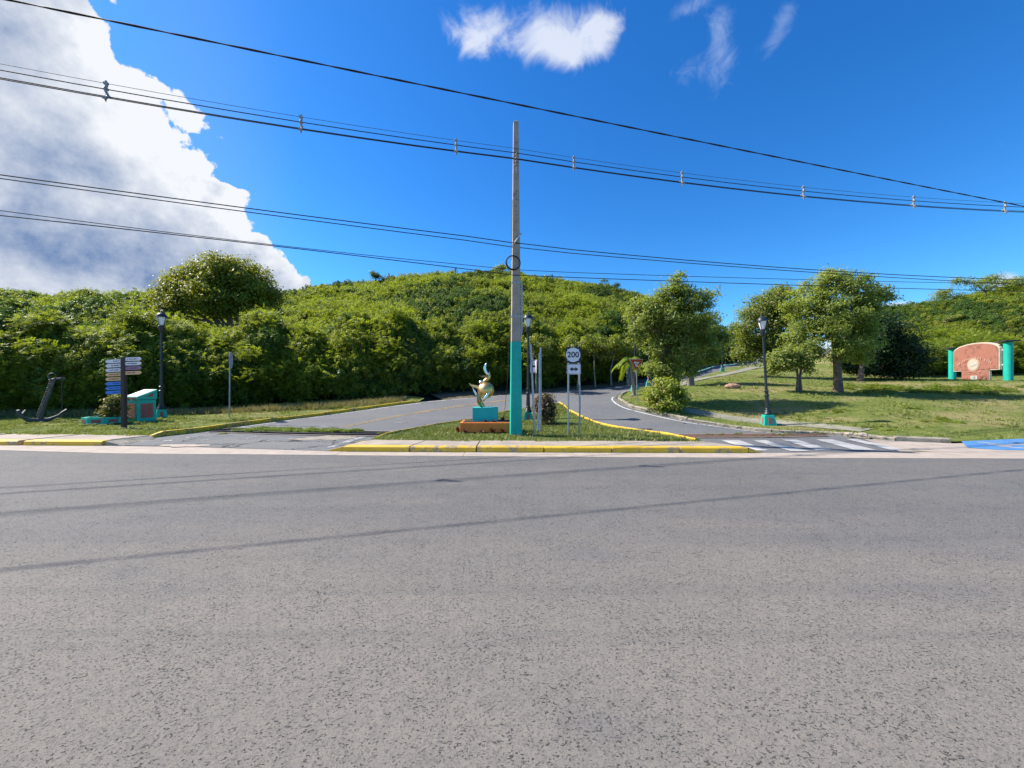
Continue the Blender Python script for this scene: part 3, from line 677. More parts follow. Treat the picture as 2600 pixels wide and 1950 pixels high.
for ln in (arc(cx, cy, .50, .28, -PI * .95, PI * .35), [(cx - .5, cy + .35), (cx - .1, cy + .05), (cx + .35, cy + .05), (cx + .55, cy - .25), (cx + .75, cy - .2)], [(cx - .55, cy + .1), (cx - .15, cy - .08)]):
    strip('wheelchair_mark', ln, .09, M['white_cross'], 0.006, parent=ramp, zf=bz, step=.1)
# footpath across the right lawn
pathl = smoothline(GP([(1700, 1040), (1760, 1048), (1850, 1066), (1960, 1076), (2060, 1084), (2130, 1091), (2200, 1098)]), 1)
strip('footpath', pathl, .75, M['path'], .068, kind='structure')
pathu = smoothline(GP([(1700, 985), (1745, 972), (1779, 965), (1834, 953.5), (1890, 942), (1939, 932), (2000, 922)]), 1)
strip('footpath', pathu, .9, M['path'], .09, kind='structure')

# painted lines on the side road
def paintline(name, pl, w, m_, z=0.009, side=0, parent=side_road, sm=1): return strip(name, smoothline(GP(pl), sm), w, m_, z, parent=parent, side=side)
paintline('centre_line', [(869, 1084.5), (950, 1068), (1024, 1054), (1120, 1038), (1199, 1027), (1298, 1015.5), (1400, 1006), (1480, 999)], .085, M['yellow_line'], side=.10)
paintline('centre_line', [(869, 1084.5), (950, 1068), (1024, 1054), (1120, 1038), (1199, 1027), (1298, 1015.5)], .085, M['yellow_line'], side=-.10)
strip('edge_line', smoothline([(p[0] - .0, p[1] - .0) for p in nearE if 14.0 < p[1] < 21], 1), .08, M['white_line'], .009, parent=side_road, side=-.28)
strip('edge_line', smoothline([p for p in nearE if 12.3 < p[1] < 14.4], 1), .09, M['white_line'], .009, parent=side_road, side=-.22)
strip('edge_line', farE[2:26], .10, M['white_line'], .009, parent=side_road, side=-.22)
strip('edge_line', [p for p in kerbL[3:]], .09, M['white_line'], .009, parent=side_road, side=-.30)
paintline('worn_mark', [(1390, 1025), (1420, 1021)], .12, M['white_line'])
for i, (a_, b_, w) in enumerate([((865, 1128), (925, 1110), .22), ((833, 1138), (858, 1131), .16), ((620, 1115), (655, 1109), .14), ((415, 1121), (437, 1119), .16), ((470, 1113), (510, 1108), .10),
                                 ((680, 1079), (860, 1084), .10), ((590, 1106), (540, 1110), .06), ((1000, 1075), (1035, 1073), .10), ((530, 1118), (470, 1122), .05)]):
    paintline('worn_mark', [a_, b_], w, M['white_worn'], z=.013, sm=0)
def quadmark(name, q4, m_, z=.011, parent=side_road): return region(name, GP(q4), m_, step=.5, edge=.4, zoff=z, parent=parent, kind=None)
def patchmark(name, px, py, rx, ry, m_, z=.012, parent=side_road, seed=1):
    q_ = np.random.default_rng(seed); cx_, cy_ = gp(px, py); ph = q_.uniform(0, 6.28, 8); P_ = []
    for t in np.linspace(0, 2 * PI, 49)[:-1]:
        r_ = 1 + sum(.16 / (1 + .5 * k_) * math.sin((k_ + 2) * t + ph[k_]) for k_ in range(8)); P_.append((cx_ + rx * r_ * math.cos(t), cy_ + ry * r_ * math.sin(t)))
    return region(name, P_, m_, step=.3, edge=.15, zoff=z, parent=parent, kind=None)
for q4 in ([(1831, 1118.6), (1877, 1118.6), (1954, 1145.6), (1905, 1145.6)], [(1908, 1118.4), (1945, 1118.4), (2056, 1147), (2008, 1147)], [(1985, 1117.4), (2022, 1117.4), (2124, 1143.5), (2072, 1143.5)],
           [(2072, 1116.6), (2113, 1116.6), (2228, 1144.5), (2172, 1144.5)], [(2149, 1115.8), (2176, 1115.8), (2299, 1143.6), (2262, 1143.6)]):
    quadmark('crosswalk_stripe', q4, M['white_cross'])
patchmark('dark_patch', 1628, 1091, .42, .22, mat('dark_patch', (0.035, 0.035, 0.038), .6, var=.3, vscale=8), z=.007)  # irregular darker patch on the asphalt
patchmark('concrete_patch', 830, 1113, .85, .42, M['concrete_old'], seed=4)
patchmark('concrete_patch', 470, 1132, .55, .22, M['concrete'], seed=8)

# ------------------------------------------------------------------ trench drains
def drain(label, top, bot, barm, frame_m, nbar, weedn, seed):
    e = empty('trench_drain', tuple(gp(*top[len(top) // 2])) + (0,), kind='structure')
    e.location = (0, 0, 0)
    T_ = GP(top); B_ = GP(bot)
    poly = B_ + T_[::-1]
    region('trench_floor', poly, M['soil'] if barm is M['grate'] else M['rust'], step=.4, edge=.3, zoff=.011, parent=e, kind=None)
    for ln in (T_, B_): strip('trench_edge', ln, .07, frame_m, .022, parent=e)
    rt = resample(T_, .05); 
    tl = np.array(T_); bl = np.array(B_)
    def at(P, t):
        d = np.r_[0, np.cumsum(np.linalg.norm(np.diff(P, axis=0), axis=1))]; s_ = t * d[-1]; return np.array([np.interp(s_, d, P[:, 0]), np.interp(s_, d, P[:, 1])])
    mb = MB()
    for i in range(nbar):
        t = (i + .5) / nbar; a_ = at(bl, t); b_ = at(tl, t)
        a_, b_ = a_ + (b_ - a_) * .06, a_ + (b_ - a_) * .94
        mb.tube([(a_[0], a_[1], tz(*a_) + .022), (b_[0], b_[1], tz(*b_) + .022)], .011, 4)
    for f_ in (.3, .65):
        P_ = [at(bl, t) * (1 - f_) + at(tl, t) * f_ for t in np.linspace(0.01, .99, 12)]
        mb.tube([(p[0], p[1], tz(*p) + .024) for p in P_], .014, 4)
    mb.build('grate', barm, e, kind='stuff')
    return e, poly
dr1, dpoly1 = drain('left', [(545, 1092), (603, 1086.5), (816, 1093), (1026, 1097)], [(527, 1098.5), (665, 1103), (892, 1108), (968, 1108.8)], M['grate'], M['concrete'], 70, 0, 1)
dr2, dpoly2 = drain('right', [(1674, 1104), (1780, 1103.4), (1905, 1102.8), (2090, 1103.8)], [(1736, 1112.7), (1850, 1112.6), (1934, 1112), (2105, 1108.5)], M['rust'], M['concrete_old'], 80, 0, 2)

# ------------------------------------------------------------------ hills
HILLP = [(-3500, 14, 45, 800), (-1200, 16, 42, 800), (-400, 16.5, 42, 790), (0, 18.0, 40, 778), (200, 18.6, 40, 772), (400, 19.8, 42, 775), (600, 21.3, 50, 768), (800, 22.8, 62, 755), (950, 23.6, 70, 734),
         (1150, 25, 75, 712), (1300, 26.2, 78, 713), (1450, 28, 80, 732), (1600, 31.5, 80, 756), (1700, 36.5, 80, 792), (1800, 46, 82, 842), (1880, 53, 88, 880), (2000, 66, 100, 905)]
HILLR = [(2140, 33, 55, 866), (2210, 31, 52, 826), (2300, 30.5, 50, 802), (2400, 31, 50, 776), (2600, 30, 50, 742), (3200, 28, 55, 700), (5200, 25, 60, 650)]
def hillfun(tab):
    P_ = np.array(tab, float)
    def f(px, t):
        px = np.asarray(px, float); t = np.asarray(t, float)
        yb = np.interp(px, P_[:, 0], P_[:, 1]); yr = np.interp(px, P_[:, 0], P_[:, 2]); ry = np.interp(px, P_[:, 0], P_[:, 3])
        u = (px - 1300) / F; Y = yb + (yr - yb) * t; X = u * Y
        zb = tzn(u * yb, yb).reshape(px.shape); zr = CH + (HZ - ry) / F * yr
        g = np.where(t <= 1, 0.72 * t + 0.28 * np.sin(np.clip(t, 0, 1) * PI / 2), 1 - np.clip(t - 1, 0, 9) ** 1.3 * .5)
        z = zb + (zr - zb) * g + (0.5 * np.sin(X * .35 + Y * .2) + .5 * np.sin(X * .17 - Y * .41 + 2)) * np.clip(t * 4, 0, 1) * np.clip((1.15 - t) * 5, 0, 1) * .8
        return X, Y, z
    return f
HILLP = [(a_, b_, c, d - 4) for a_, b_, c, d in HILLP]; HILLR = [(a_, b_, c, d - 9) for a_, b_, c, d in HILLR]
hl = hillfun(HILLP); hr = hillfun(HILLR)
def hillmesh(name, f, p0, p1, npx, tmax=1.8):
    px = np.linspace(p0, p1, npx); t = np.r_[-0.02, np.linspace(0.0, 1.15, 50), np.linspace(1.2, tmax, 10)]
    A_, B_ = np.meshgrid(px, t); X, Y, Z = f(A_, B_); Z = Z - .15
    V = np.stack([X, Y, Z], -1).reshape(-1, 3); w = npx
    i = np.arange((len(t) - 1) * w).reshape(-1, w)[:, :-1].ravel()
    me = npmesh(name, V, np.c_[i, i + 1, i + 1 + w, i + w], M['hillsoil']); o = bpy.data.objects.new(name, me); link(o); o['kind'] = 'structure'
    return o
fo = np.array(farE); tt = unit(np.gradient(fo, axis=0)); off_ = fo + np.c_[-tt[:, 1], tt[:, 0]] * 7.0
region('verge', [tuple(p) for p in fo[4:]] + [tuple(p) for p in off_[4:][::-1]], M['litter'], step=1.0, edge=.9, zoff=.03, bump_=.03)
hillmesh('hill', hl, -3500, 2000, 160); hillmesh('hill', hr, 2140, 5200, 80)

# ------------------------------------------------------------------ vegetation prototypes and scatter
def shrub_proto(name, m_, kind, seed, nl=1500, L=.17, W_=.075, r=1.0, flat_=.85):
    q = np.random.default_rng(seed); nb = 26
    th = q.uniform(0, 2 * PI, nb); ph = np.arccos(q.uniform(-.3, 1, nb)); rb = r * q.uniform(.35, 1.05, nb)
    bc = np.c_[np.cos(th) * np.sin(ph) * rb, np.sin(th) * np.sin(ph) * rb, np.cos(ph) * rb * flat_ + .15]; br_ = q.uniform(.13, .34, nb) * r
    if kind == 'broad':
        i = q.integers(0, nb, nl); d = unit(q.normal(size=(nl, 3)) + [0, 0, .35]); rad = br_[i] * q.uniform(.55, 1.05, nl) ** .6
        C = bc[i] + d * rad[:, None]; Nn = d * .6 + np.array([0, 0, .55]) + q.normal(size=(nl, 3)) * .45
        V, Q_, lv = leaves(C, Nn, L, W_, q, droop=.3)
    else:   # feathery fronds: rows of narrow leaflets on drooping stalks
        nf = nl // 14; i = q.integers(0, nb, nf); d = unit(q.normal(size=(nf, 3)) + [0, 0, .5]); base = bc[i] + d * (br_[i] * q.uniform(.5, 1, nf))[:, None]
        fd = unit(d + q.normal(size=(nf, 3)) * .5 + [0, 0, -.1]); side = unit(np.cross(fd, [0, 0, 1.0] + q.normal(size=(nf, 3)) * .2)); fl = q.uniform(.25, .42, nf)
        Cs, Ns, Ds = [], [], []
        for j in range(7):
            t = (j + .5) / 7; c = base + fd * (fl * t)[:, None] + np.array([0, 0, -.22]) * (fl * t * t)[:, None]
            for s_ in (-1, 1):
                dl = side * s_ + fd * .35 + [0, 0, -.15]; Cs.append(c + side * s_ * .05); Ns.append(np.cross(fd, side) + q.normal(size=(nf, 3)) * .2); Ds.append(dl)
        C = np.concatenate(Cs); V, Q_, lv = leaves(C, np.concatenate(Ns), .115, .034, q, dirs=np.concatenate(Ds))
    o = bpy.data.objects.new(name, npmesh(name, V, Q_, m_, lv)); return o
def tuft_proto(name, m_, seed, nb=16, h=.08, spread=.06, w=.008):
    q = np.random.default_rng(seed); V = []; Q_ = []; lv = []
    for i in range(nb):
        a_ = q.uniform(0, 2 * PI); r0 = spread * math.sqrt(q.random()); b_ = np.array([math.cos(a_) * r0, math.sin(a_) * r0, 0]); hh = h * q.uniform(.5, 1.2)
        ln = np.array([math.cos(a_), math.sin(a_), 0]) * q.uniform(.1, .9) * hh + q.normal(size=3) * .01; s_ = np.array([-math.sin(a_ + .7), math.cos(a_ + .7), 0]) * w
        k_ = len(V); V += [b_ - s_, b_ + s_, b_ + s_ * .8 + ln * .4 + [0, 0, hh * .6], b_ - s_ * .8 + ln * .4 + [0, 0, hh * .6], b_ + ln + [0, 0, hh]]
        Q_ += [(k_, k_ + 1, k_ + 2, k_ + 3), (k_ + 3, k_ + 2, k_ + 4, k_ + 4)]; lv += [q.random()] * 5
    me = bpy.data.meshes.new(name); me.from_pydata([tuple(v) for v in V], [], [f if f[2] != f[3] else f[:3] for f in Q_])
    me.materials.append(m_); at = me.attributes.new('lv', 'FLOAT', 'POINT'); at.data.foreach_set('value', lv); me.update()
    return bpy.data.objects.new(name, me)
def protocoll(name, objs):
    c = bpy.data.collections.new(name)
    for o in objs: c.objects.link(o)
    return c
def scatter(name, pos, idx, rot, scl, coll, label, cat):
    me = bpy.data.meshes.new(name); me.vertices.add(len(pos)); me.vertices.foreach_set('co', np.asarray(pos, np.float32).ravel())
    a_ = me.attributes.new('idx', 'INT', 'POINT'); a_.data.foreach_set('value', np.asarray(idx, np.int32))
    a_ = me.attributes.new('rot', 'FLOAT_VECTOR', 'POINT'); a_.data.foreach_set('vector', np.asarray(rot, np.float32).ravel())
    a_ = me.attributes.new('scl', 'FLOAT_VECTOR', 'POINT'); a_.data.foreach_set('vector', np.asarray(scl, np.float32).ravel())
    o = bpy.data.objects.new(name, me); link(o); tag(o, label, cat, kind='stuff')
    g = bpy.data.node_groups.new(name + '_nodes', 'GeometryNodeTree')
    g.interface.new_socket('Geometry', in_out='INPUT', socket_type='NodeSocketGeometry'); g.interface.new_socket('Geometry', in_out='OUTPUT', socket_type='NodeSocketGeometry')
    gi = g.nodes.new('NodeGroupInput'); go = g.nodes.new('NodeGroupOutput'); ci = g.nodes.new('GeometryNodeCollectionInfo'); ip = g.nodes.new('GeometryNodeInstanceOnPoints')
    ci.inputs['Collection'].default_value = coll; ci.inputs['Separate Children'].default_value = True; ci.inputs['Reset Children'].default_value = True
    ip.inputs['Pick Instance'].default_value = True
    def na(nm, ty):
        x = g.nodes.new('GeometryNodeInputNamedAttribute'); x.data_type = ty; x.inputs['Name'].default_value = nm; return x.outputs[0]
    L_ = g.links.new
    L_(gi.outputs[0], ip.inputs['Points']); L_(ci.outputs[0], ip.inputs['Instance']); L_(na('idx', 'INT'), ip.inputs['Instance Index'])
    L_(na('rot', 'FLOAT_VECTOR'), ip.inputs['Rotation']); L_(na('scl', 'FLOAT_VECTOR'), ip.inputs['Scale']); L_(ip.outputs[0], go.inputs[0])
    md = o.modifiers.new('scatter', 'NODES'); md.node_group = g
    return o
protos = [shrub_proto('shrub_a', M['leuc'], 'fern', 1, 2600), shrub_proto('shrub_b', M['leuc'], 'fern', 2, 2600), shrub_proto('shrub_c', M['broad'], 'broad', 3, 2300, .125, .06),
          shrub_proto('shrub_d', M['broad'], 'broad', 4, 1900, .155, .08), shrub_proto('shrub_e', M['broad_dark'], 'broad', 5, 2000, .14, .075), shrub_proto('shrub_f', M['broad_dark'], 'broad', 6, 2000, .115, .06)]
SH = protocoll('shrub_kinds', protos)
def thicket(name, f, p0, p1, npt, seed, label, wall=0, hscale=1.0, avoid=()):
    q = np.random.default_rng(seed); pos = []; idx = []; scl = []
    # slope cover
    px = q.uniform(p0, p1, npt); t = q.random(npt) ** 1.25 * 1.06
    X, Y, Z = f(px, t); clump = np.sin(X * .55 + 1) * np.sin(Y * .43 + X * .2) ; s_ = q.uniform(.42, 1.0, npt) * (1 + .18 * clump) * (1.0 + np.clip(Y - 35, 0, 60) * .004)
    hs_ = q.uniform(.75, 1.25, npt) * s_ * hscale
    # taller growth near the foot
    foot = np.clip(1 - t * 6, 0, 1)
    Z2 = Z + foot * q.uniform(0, 1.9, npt) * np.interp(px, [1550, 1680], [1, .2]) + .15 * s_
    pos.append(np.c_[X, Y, Z2]); scl.append(np.c_[s_, s_, hs_]); idx.append(pickidx(q, X, Y, npt))
    if wall:
        px = q.uniform(p0, p1, wall); h = q.random(wall) ** .8; t = q.uniform(0, .05, wall) + h ** 1.5 * .05
        X, Y, Z = f(px, t); H_ = (2.7 + .7 * np.sin(px * .021) + .6 * np.sin(px * .057 + 1)) * hscale * np.interp(px, [1550, 1680, 1850], [1, .6, .45])
        z = Z + .25 + h * H_; bulge = np.sin(h * PI * .9) * .9
        Y2 = Y - bulge + q.normal(size=wall) * .3; s_ = q.uniform(.42, .95, wall)
        pos.append(np.c_[X * (Y2 / Y), Y2, z]); scl.append(np.c_[s_, s_, s_ * q.uniform(.8, 1.1, wall)]); idx.append(pickidx(q, X, Y, wall))
    pos = np.concatenate(pos); scl = np.concatenate(scl); idx = np.concatenate(idx); m_ = len(pos)
    rot = np.c_[q.normal(size=m_) * .18, q.normal(size=m_) * .18, q.uniform(0, 2 * PI, m_)]
    return scatter(name, pos, idx, rot, scl, SH, label, 'shrubs')
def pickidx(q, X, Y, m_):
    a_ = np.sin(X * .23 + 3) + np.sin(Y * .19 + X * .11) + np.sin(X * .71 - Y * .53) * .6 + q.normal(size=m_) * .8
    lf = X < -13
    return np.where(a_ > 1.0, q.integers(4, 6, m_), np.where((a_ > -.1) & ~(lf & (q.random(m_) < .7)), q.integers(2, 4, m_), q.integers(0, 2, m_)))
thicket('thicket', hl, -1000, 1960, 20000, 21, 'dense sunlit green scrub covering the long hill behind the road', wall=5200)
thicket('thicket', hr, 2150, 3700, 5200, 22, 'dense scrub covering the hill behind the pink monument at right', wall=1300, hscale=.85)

# ------------------------------------------------------------------ trees
def branchy(mb, a_, b_, r0, r1, q, seg=5, jit=.12, n_=7):
    a_ = np.array(a_, float); b_ = np.array(b_, float); L_ = np.linalg.norm(b_ - a_); pts_ = []
    for i in range(seg + 1):
        t = i / seg; p = a_ + (b_ - a_) * t
        if 0 < i < seg: p = p + q.normal(size=3) * jit * L_ * .25
        p[2] += math.sin(t * PI) * L_ * .06; pts_.append(tuple(p))
    mb.tube(pts_, [r0 + (r1 - r0) * i / seg for i in range(seg + 1)], n_)
    return pts_
def tree(name, base, trunks, blobs, nl, L, W_, leafm, barkm, seed, label, cat='tree', group=None, trunk_r=.14, spread=.30, up=.35, limbs=True, per=85, droop=.4, inner=.5):
    """base: world point; blobs (dx,dy,dz,rx,rz) relative; trunks: list of point lists relative"""
    q = np.random.default_rng(seed); e = empty(name, base, label=label, cat=cat, group=group)
    B_ = np.array([(b_[0], b_[1], b_[2]) for b_ in blobs]); R_ = np.array([(b_[3], b_[3], b_[4]) for b_ in blobs])
    w = R_[:, 0] ** 2; w /= w.sum(); nc = nl // per
    i = q.choice(len(B_), nc, p=w); d = unit(q.normal(size=(nc, 3)) + [0, 0, up]); rad = q.uniform(inner ** 1.5, 1.28, nc) ** .8
    cc = B_[i] + d * R_[i] * rad[:, None]
    j = np.repeat(np.arange(nc), per); k_ = len(j); o_ = q.normal(size=(k_, 3)) * np.array([spread, spread, spread * .6])
    C = cc[j] + o_; Nn = d[j] * .5 + unit(o_) * .35 + np.array([0, 0, .6]) + q.normal(size=(k_, 3)) * .4
    V, Q_, lv = leaves(C, Nn, L, W_, q, droop=droop)
    lv = np.clip(lv * .7 + np.repeat(q.random(nc)[j], 4) * .3, 0, 1)
    crown = bpy.data.objects.new('crown', npmesh('crown', V, Q_, leafm, lv)); link(crown, e)
    mb = MB()
    for T_ in trunks:
        n_ = len(T_); mb.tube(T_, [T_[0][3] if len(T_[0]) > 3 else trunk_r * (1.15 - .5 * i_ / (n_ - 1)) for i_ in range(n_)] if len(T_[0]) <= 3 else [p[3] for p in T_], 10) if False else mb.tube([p[:3] for p in T_], [trunk_r * (1.25 if i_ == 0 else 1.0 - .35 * i_ / (n_ - 1)) for i_ in range(n_)], 10)
    mb.build('trunk', barkm, e, smooth=True)
    if limbs:
        lb = MB()
        for bi in range(len(B_)):
            T_ = trunks[bi % len(trunks)]; top = T_[-1][:3]
            branchy(lb, top, B_[bi] + [0, 0, -R_[bi, 2] * .2], trunk_r * .5, trunk_r * .16, q)
        for ci_ in range(0, nc, max(1, nc // 90)):
            bi = i[ci_]; branchy(lb, B_[bi] + [0, 0, -R_[bi, 2] * .2], cc[ci_], trunk_r * .16, .008, q, 4, .2, 5)
        lb.build('limbs', barkm, e, smooth=True)
    return e
def pxtree(name, bpx, bY, blobs_px, Yc, trunks_px, **k_):
    """tree whose measures come from photograph directions at given distances"""
    X = (bpx - 1300) / F * bY; zb = tz(X, bY) + .05; base = (X, bY, zb)
    bl = []
    for b_ in blobs_px:
        px, py, r = b_[:3]; dy = b_[3] if len(b_) > 3 else 0; sq = b_[4] if len(b_) > 4 else .85
        Y = Yc + dy; bl.append(((px - 1300) / F * Y - X, Y - bY, CH + (HZ - py) / F * Y - zb, r / F * Y, r / F * Y * sq))
    tr = [[((px - 1300) / F * (bY + dy) - X, dy, 0 if py is None else CH + (HZ - py) / F * (bY + dy) - zb) for px, py, dy in T_] for T_ in trunks_px]
    for T_ in tr: T_[0] = (T_[0][0], T_[0][1], -.15)
    return tree(name, base, tr, bl, **k_)
pxtree('broadleaf_tree', 2128, 19.0, [(2125, 722, 40, 0), (2065, 748, 46, .3), (2175, 738, 44, -.2), (2215, 768, 32), (2243, 748, 17), (2100, 800, 62), (2040, 815, 44, .4), (2165, 815, 55), (2030, 862, 34, .2),
       (2090, 862, 44, -.5), (2150, 885, 38, -.4), (2190, 862, 36), (2010, 780, 20, .2), (2180, 905, 22, .3)], 19.0, [[(2128, None, 0), (2127, 955, 0), (2124, 905, 0), (2118, 860, 0)]],
       nl=31000, L=.15, W_=.06, leafm=M['olive'], barkm=M['bark'], seed=31, trunk_r=.20, spread=.19, label='largest tree on the right lawn with one thick bare trunk')
pxtree('broadleaf_tree', 1951, 27.0, [(1985, 765, 38), (1930, 795, 38), (1960, 830, 45), (1895, 840, 28), (1905, 885, 26), (1990, 800, 42), (1945, 890, 34), (1995, 870, 38), (1885, 905, 18)], 27.0,
       [[(1951, None, 0), (1949, 930, 0), (1953, 890, 0), (1950, 850, 0)]], nl=22000, L=.19, W_=.085, leafm=M['broad'], barkm=M['bark'], seed=32, trunk_r=.16, spread=.3,
       label='round green tree standing right behind the right hand lamp')
pxtree('broadleaf_tree', 2028, 18.6, [(2035, 905, 30), (1985, 912, 26), (2062, 895, 18, .2), (1965, 935, 14), (2005, 935, 20, -.2), (2050, 930, 14)], 18.6,
       [[(2024, None, 0), (2026, 960, 0), (2022, 925, 0)], [(2033, None, 0), (2031, 960, 0.05), (2036, 920, .1)]], nl=7500, L=.15, W_=.065, leafm=M['olive'], barkm=M['bark'], seed=33, trunk_r=.07, spread=.17,
       label='small low tree with a twin thin trunk left of the largest tree')
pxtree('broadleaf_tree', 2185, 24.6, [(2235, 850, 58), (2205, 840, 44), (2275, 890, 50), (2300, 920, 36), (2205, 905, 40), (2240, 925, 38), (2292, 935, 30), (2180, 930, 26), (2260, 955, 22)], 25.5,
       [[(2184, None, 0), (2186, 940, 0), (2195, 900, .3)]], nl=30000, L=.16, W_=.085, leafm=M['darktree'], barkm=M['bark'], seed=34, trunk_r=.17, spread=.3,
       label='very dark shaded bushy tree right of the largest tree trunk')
pxtree('broadleaf_tree', 1723, 17.2, [(1722, 712, 15, 0, 1.2), (1700, 755, 30), (1745, 775, 34), (1650, 800, 46), (1700, 815, 48), (1762, 825, 44), (1800, 752, 20), (1785, 765, 16), (1628, 838, 30), (1680, 880, 38), (1725, 885, 46),
       (1785, 880, 34), (1664, 932, 20, -.1), (1702, 945, 32, -.2), (1750, 935, 26), (1620, 790, 26, .5), (1735, 745, 22), (1800, 915, 22)], 17.2,
       [[(1723, None, 0), (1722, 985, 0), (1718, 920, 0), (1712, 850, 0)], [(1690, None, -.2), (1692, 960, -.1), (1680, 900, 0)]], nl=30000, L=.15, W_=.055, leafm=M['olive'], barkm=M['bark'], seed=35, trunk_r=.10, spread=.17,
       label='tall ragged tree with red brown trunk beside the yield sign')
pxtree('broadleaf_tree', 1750, 22.3, [(1790, 830, 38), (1812, 870, 30), (1775, 880, 34), (1750, 850, 36), (1735, 905, 26), (1800, 905, 20)], 22.5,
       [[(1752, None, 0), (1749, 960, 0), (1738, 925, 0)], [(1757, None, 0), (1758, 958, 0.05), (1762, 915, .1)]], nl=12000, L=.16, W_=.07, leafm=M['olive'], barkm=M['bark_grey'], seed=36, trunk_r=.12, spread=.22,
       label='tree with a pale forked trunk behind the ragged tree')
# flowering shrub at the kerb
pxtree('hibiscus_shrub', 1695, 16.0, [(1690, 985, 26), (1668, 1005, 20), (1715, 1005, 26), (1690, 1020, 34), (1725, 1025, 20), (1660, 1030, 16)], 16.0, [[(1692, None, 0), (1690, 1020, 0)], [(1705, None, 0), (1706, 1015, 0)]],
       nl=6500, L=.12, W_=.075, leafm=M['broad'], barkm=M['bark'], seed=37, trunk_r=.03, spread=.14, limbs=False, label='low glossy green shrub with a red bloom at the right kerb', cat='shrub')
sh = bpy.data.objects['hibiscus_shrub']
for q4 in ((-.22, -.28, .93), (.05, -.3, .80), (.3, -.2, 1.0)):
    mb = MB()
    for a_ in range(5): mb.box((q4[0] + .035 * math.cos(a_ * 1.257), q4[1] - .02, q4[2] + .035 * math.sin(a_ * 1.257)), (.045, .012, .045), rot=Matrix.Rotation(a_, 3, 'Y'))
    mb.build('bloom', M['petal'], sh)
# the yellowing tree on the left hill
X, Y, Z = hl(np.array([585.0]), np.array([.30])); BT = (float(X[0]), float(Y[0]), float(Z[0]))
def relb(l, Yc, base): return [((px - 1300) / F * (Yc + dy) - base[0], Yc + dy - base[1], CH + (HZ - py) / F * (Yc + dy) - base[2], r / F * Yc, r / F * Yc * sq) for px, py, r, dy, sq in l]
tree('spreading_tree', BT, [[(0, 0, -.3), (.15, 0, 1.0), (.35, 0, 1.8)]], relb([(560, 690, 48, 0, .7), (500, 712, 46, 0, .7), (620, 705, 48, 0, .7), (450, 735, 34, .2, .8), (672, 735, 34, .2, .8), (545, 745, 55, -.6, .7), (620, 755, 48, -.4, .7),
     (490, 762, 44, -.5, .7), (425, 768, 26, -.2, .8), (690, 768, 26, 0, .8), (555, 780, 40, -.8, .6), (440, 795, 26, -.6, .8), (405, 738, 10, 0, .8)], BT[1], BT),
     42000, .20, .11, M['bigtree'], M['bark'], 38, 'broad domed tree with yellowing leaves rising above the left thicket', trunk_r=.26, spread=.30, inner=.62)
# small trees on the skyline, each its own
def ridge_tree(px, t, blobs_, n_, seed, label, leafm='broad_dark', L=.3, tall=2.2, f=hl):
    X, Y, Z = f(np.array([float(px)]), np.array([t])); b_ = (float(X[0]), float(Y[0]), float(Z[0]))
    tree('hilltop_tree', b_, [[(0, 0, -.3), (.1, 0, tall * .5), (.15, 0, tall)]], relb(blobs_, b_[1], b_), n_, L, L * .5, M[leafm], M['bark'], seed, label, trunk_r=.12, spread=.35, group='small trees on the hilltop skyline')
ridge_tree(953, .97, [(950, 703, 9, 0, 1), (957, 700, 6, 0, 1)], 700, 41, 'tiny thin tree on the skyline, leftmost of the skyline pair')
ridge_tree(985, .97, [(980, 712, 10, 0, .8), (995, 712, 9, 0, .8)], 900, 42, 'round dark tree on the skyline beside the tiny thin one')
ridge_tree(1155, .97, [(1150, 698, 13, 0, .8), (1165, 702, 9, 0, .8)], 1100, 43, 'bushy tree at the highest point of the hill', 'broad')
ridge_tree(1268, .98, [(1258, 681, 13, 0, .35), (1278, 680, 14, 0, .35), (1268, 676, 11, 0, .35)], 900, 44, 'flat topped pale tree on the skyline just behind the pole', 'olive')
ridge_tree(1400, .97, [(1395, 712, 11, 0, .8), (1410, 716, 9, 0, .8)], 900, 45, 'dark tree on the skyline right of the pole')
ridge_tree(1545, .97, [(1540, 722, 14, 0, .9), (1560, 730, 11, 0, .8), (1520, 728, 9, 0, .8)], 1300, 46, 'pointed dark tree on the skyline above the road sign')
ridge_tree(2395, .97, [(2380, 752, 14, 0, .7), (2405, 748, 16, 0, .7), (2425, 755, 12, 0, .7)], 1300, 47, 'grey green tree on the right skyline left of the umbrella tree', 'olive', f=hr, L=.2)
ridge_tree(2500, .90, [(2450, 712, 18, 0, .3), (2480, 722, 24, 0, .45), (2510, 712, 22, 0, .3), (2545, 716, 24, 0, .35), (2580, 714, 22, 0, .3), (2620, 716, 30, 0, .3), (2490, 738, 14, 0, .8)], 4200, 48,
           'wide umbrella shaped tree on the right skyline', 'olive', f=hr, L=.2, tall=1.5)
ridge_tree(230, 1.0, [(215, 742, 10, 0, .6), (240, 748, 10, 0, .6)], 500, 49, 'wispy shoots on the left skyline', 'leuc', L=.16, tall=1.0)
# trees behind the far bend of the road
for i_, (px, Y_, bl, lab) in enumerate([(1868, 57, [(1865, 850, 22, 0, .9), (1850, 872, 22, 0, .9), (1880, 880, 22, 0, .9), (1860, 895, 20, 0, .8)], 'bushy tree at the far bend of the road'),
                                  (1925, 58, [(1915, 880, 24, 0, .9), (1940, 895, 22, 0, .9), (1900, 895, 18, 0, .9)], 'yellow green tree behind the far footpath')]):
    b_ = ((px - 1300) / F * Y_, Y_, tz((px - 1300) / F * Y_, Y_))
    tree('roadside_tree', b_, [[(0, 0, -.2), (0, 0, 1.5), (.1, 0, 2.5)]], relb(bl, Y_, b_), 6000, .26, .13, M['broad'] if i_ else M['broad_dark'], M['bark'], 60 + i_, lab, trunk_r=.12, spread=.4)
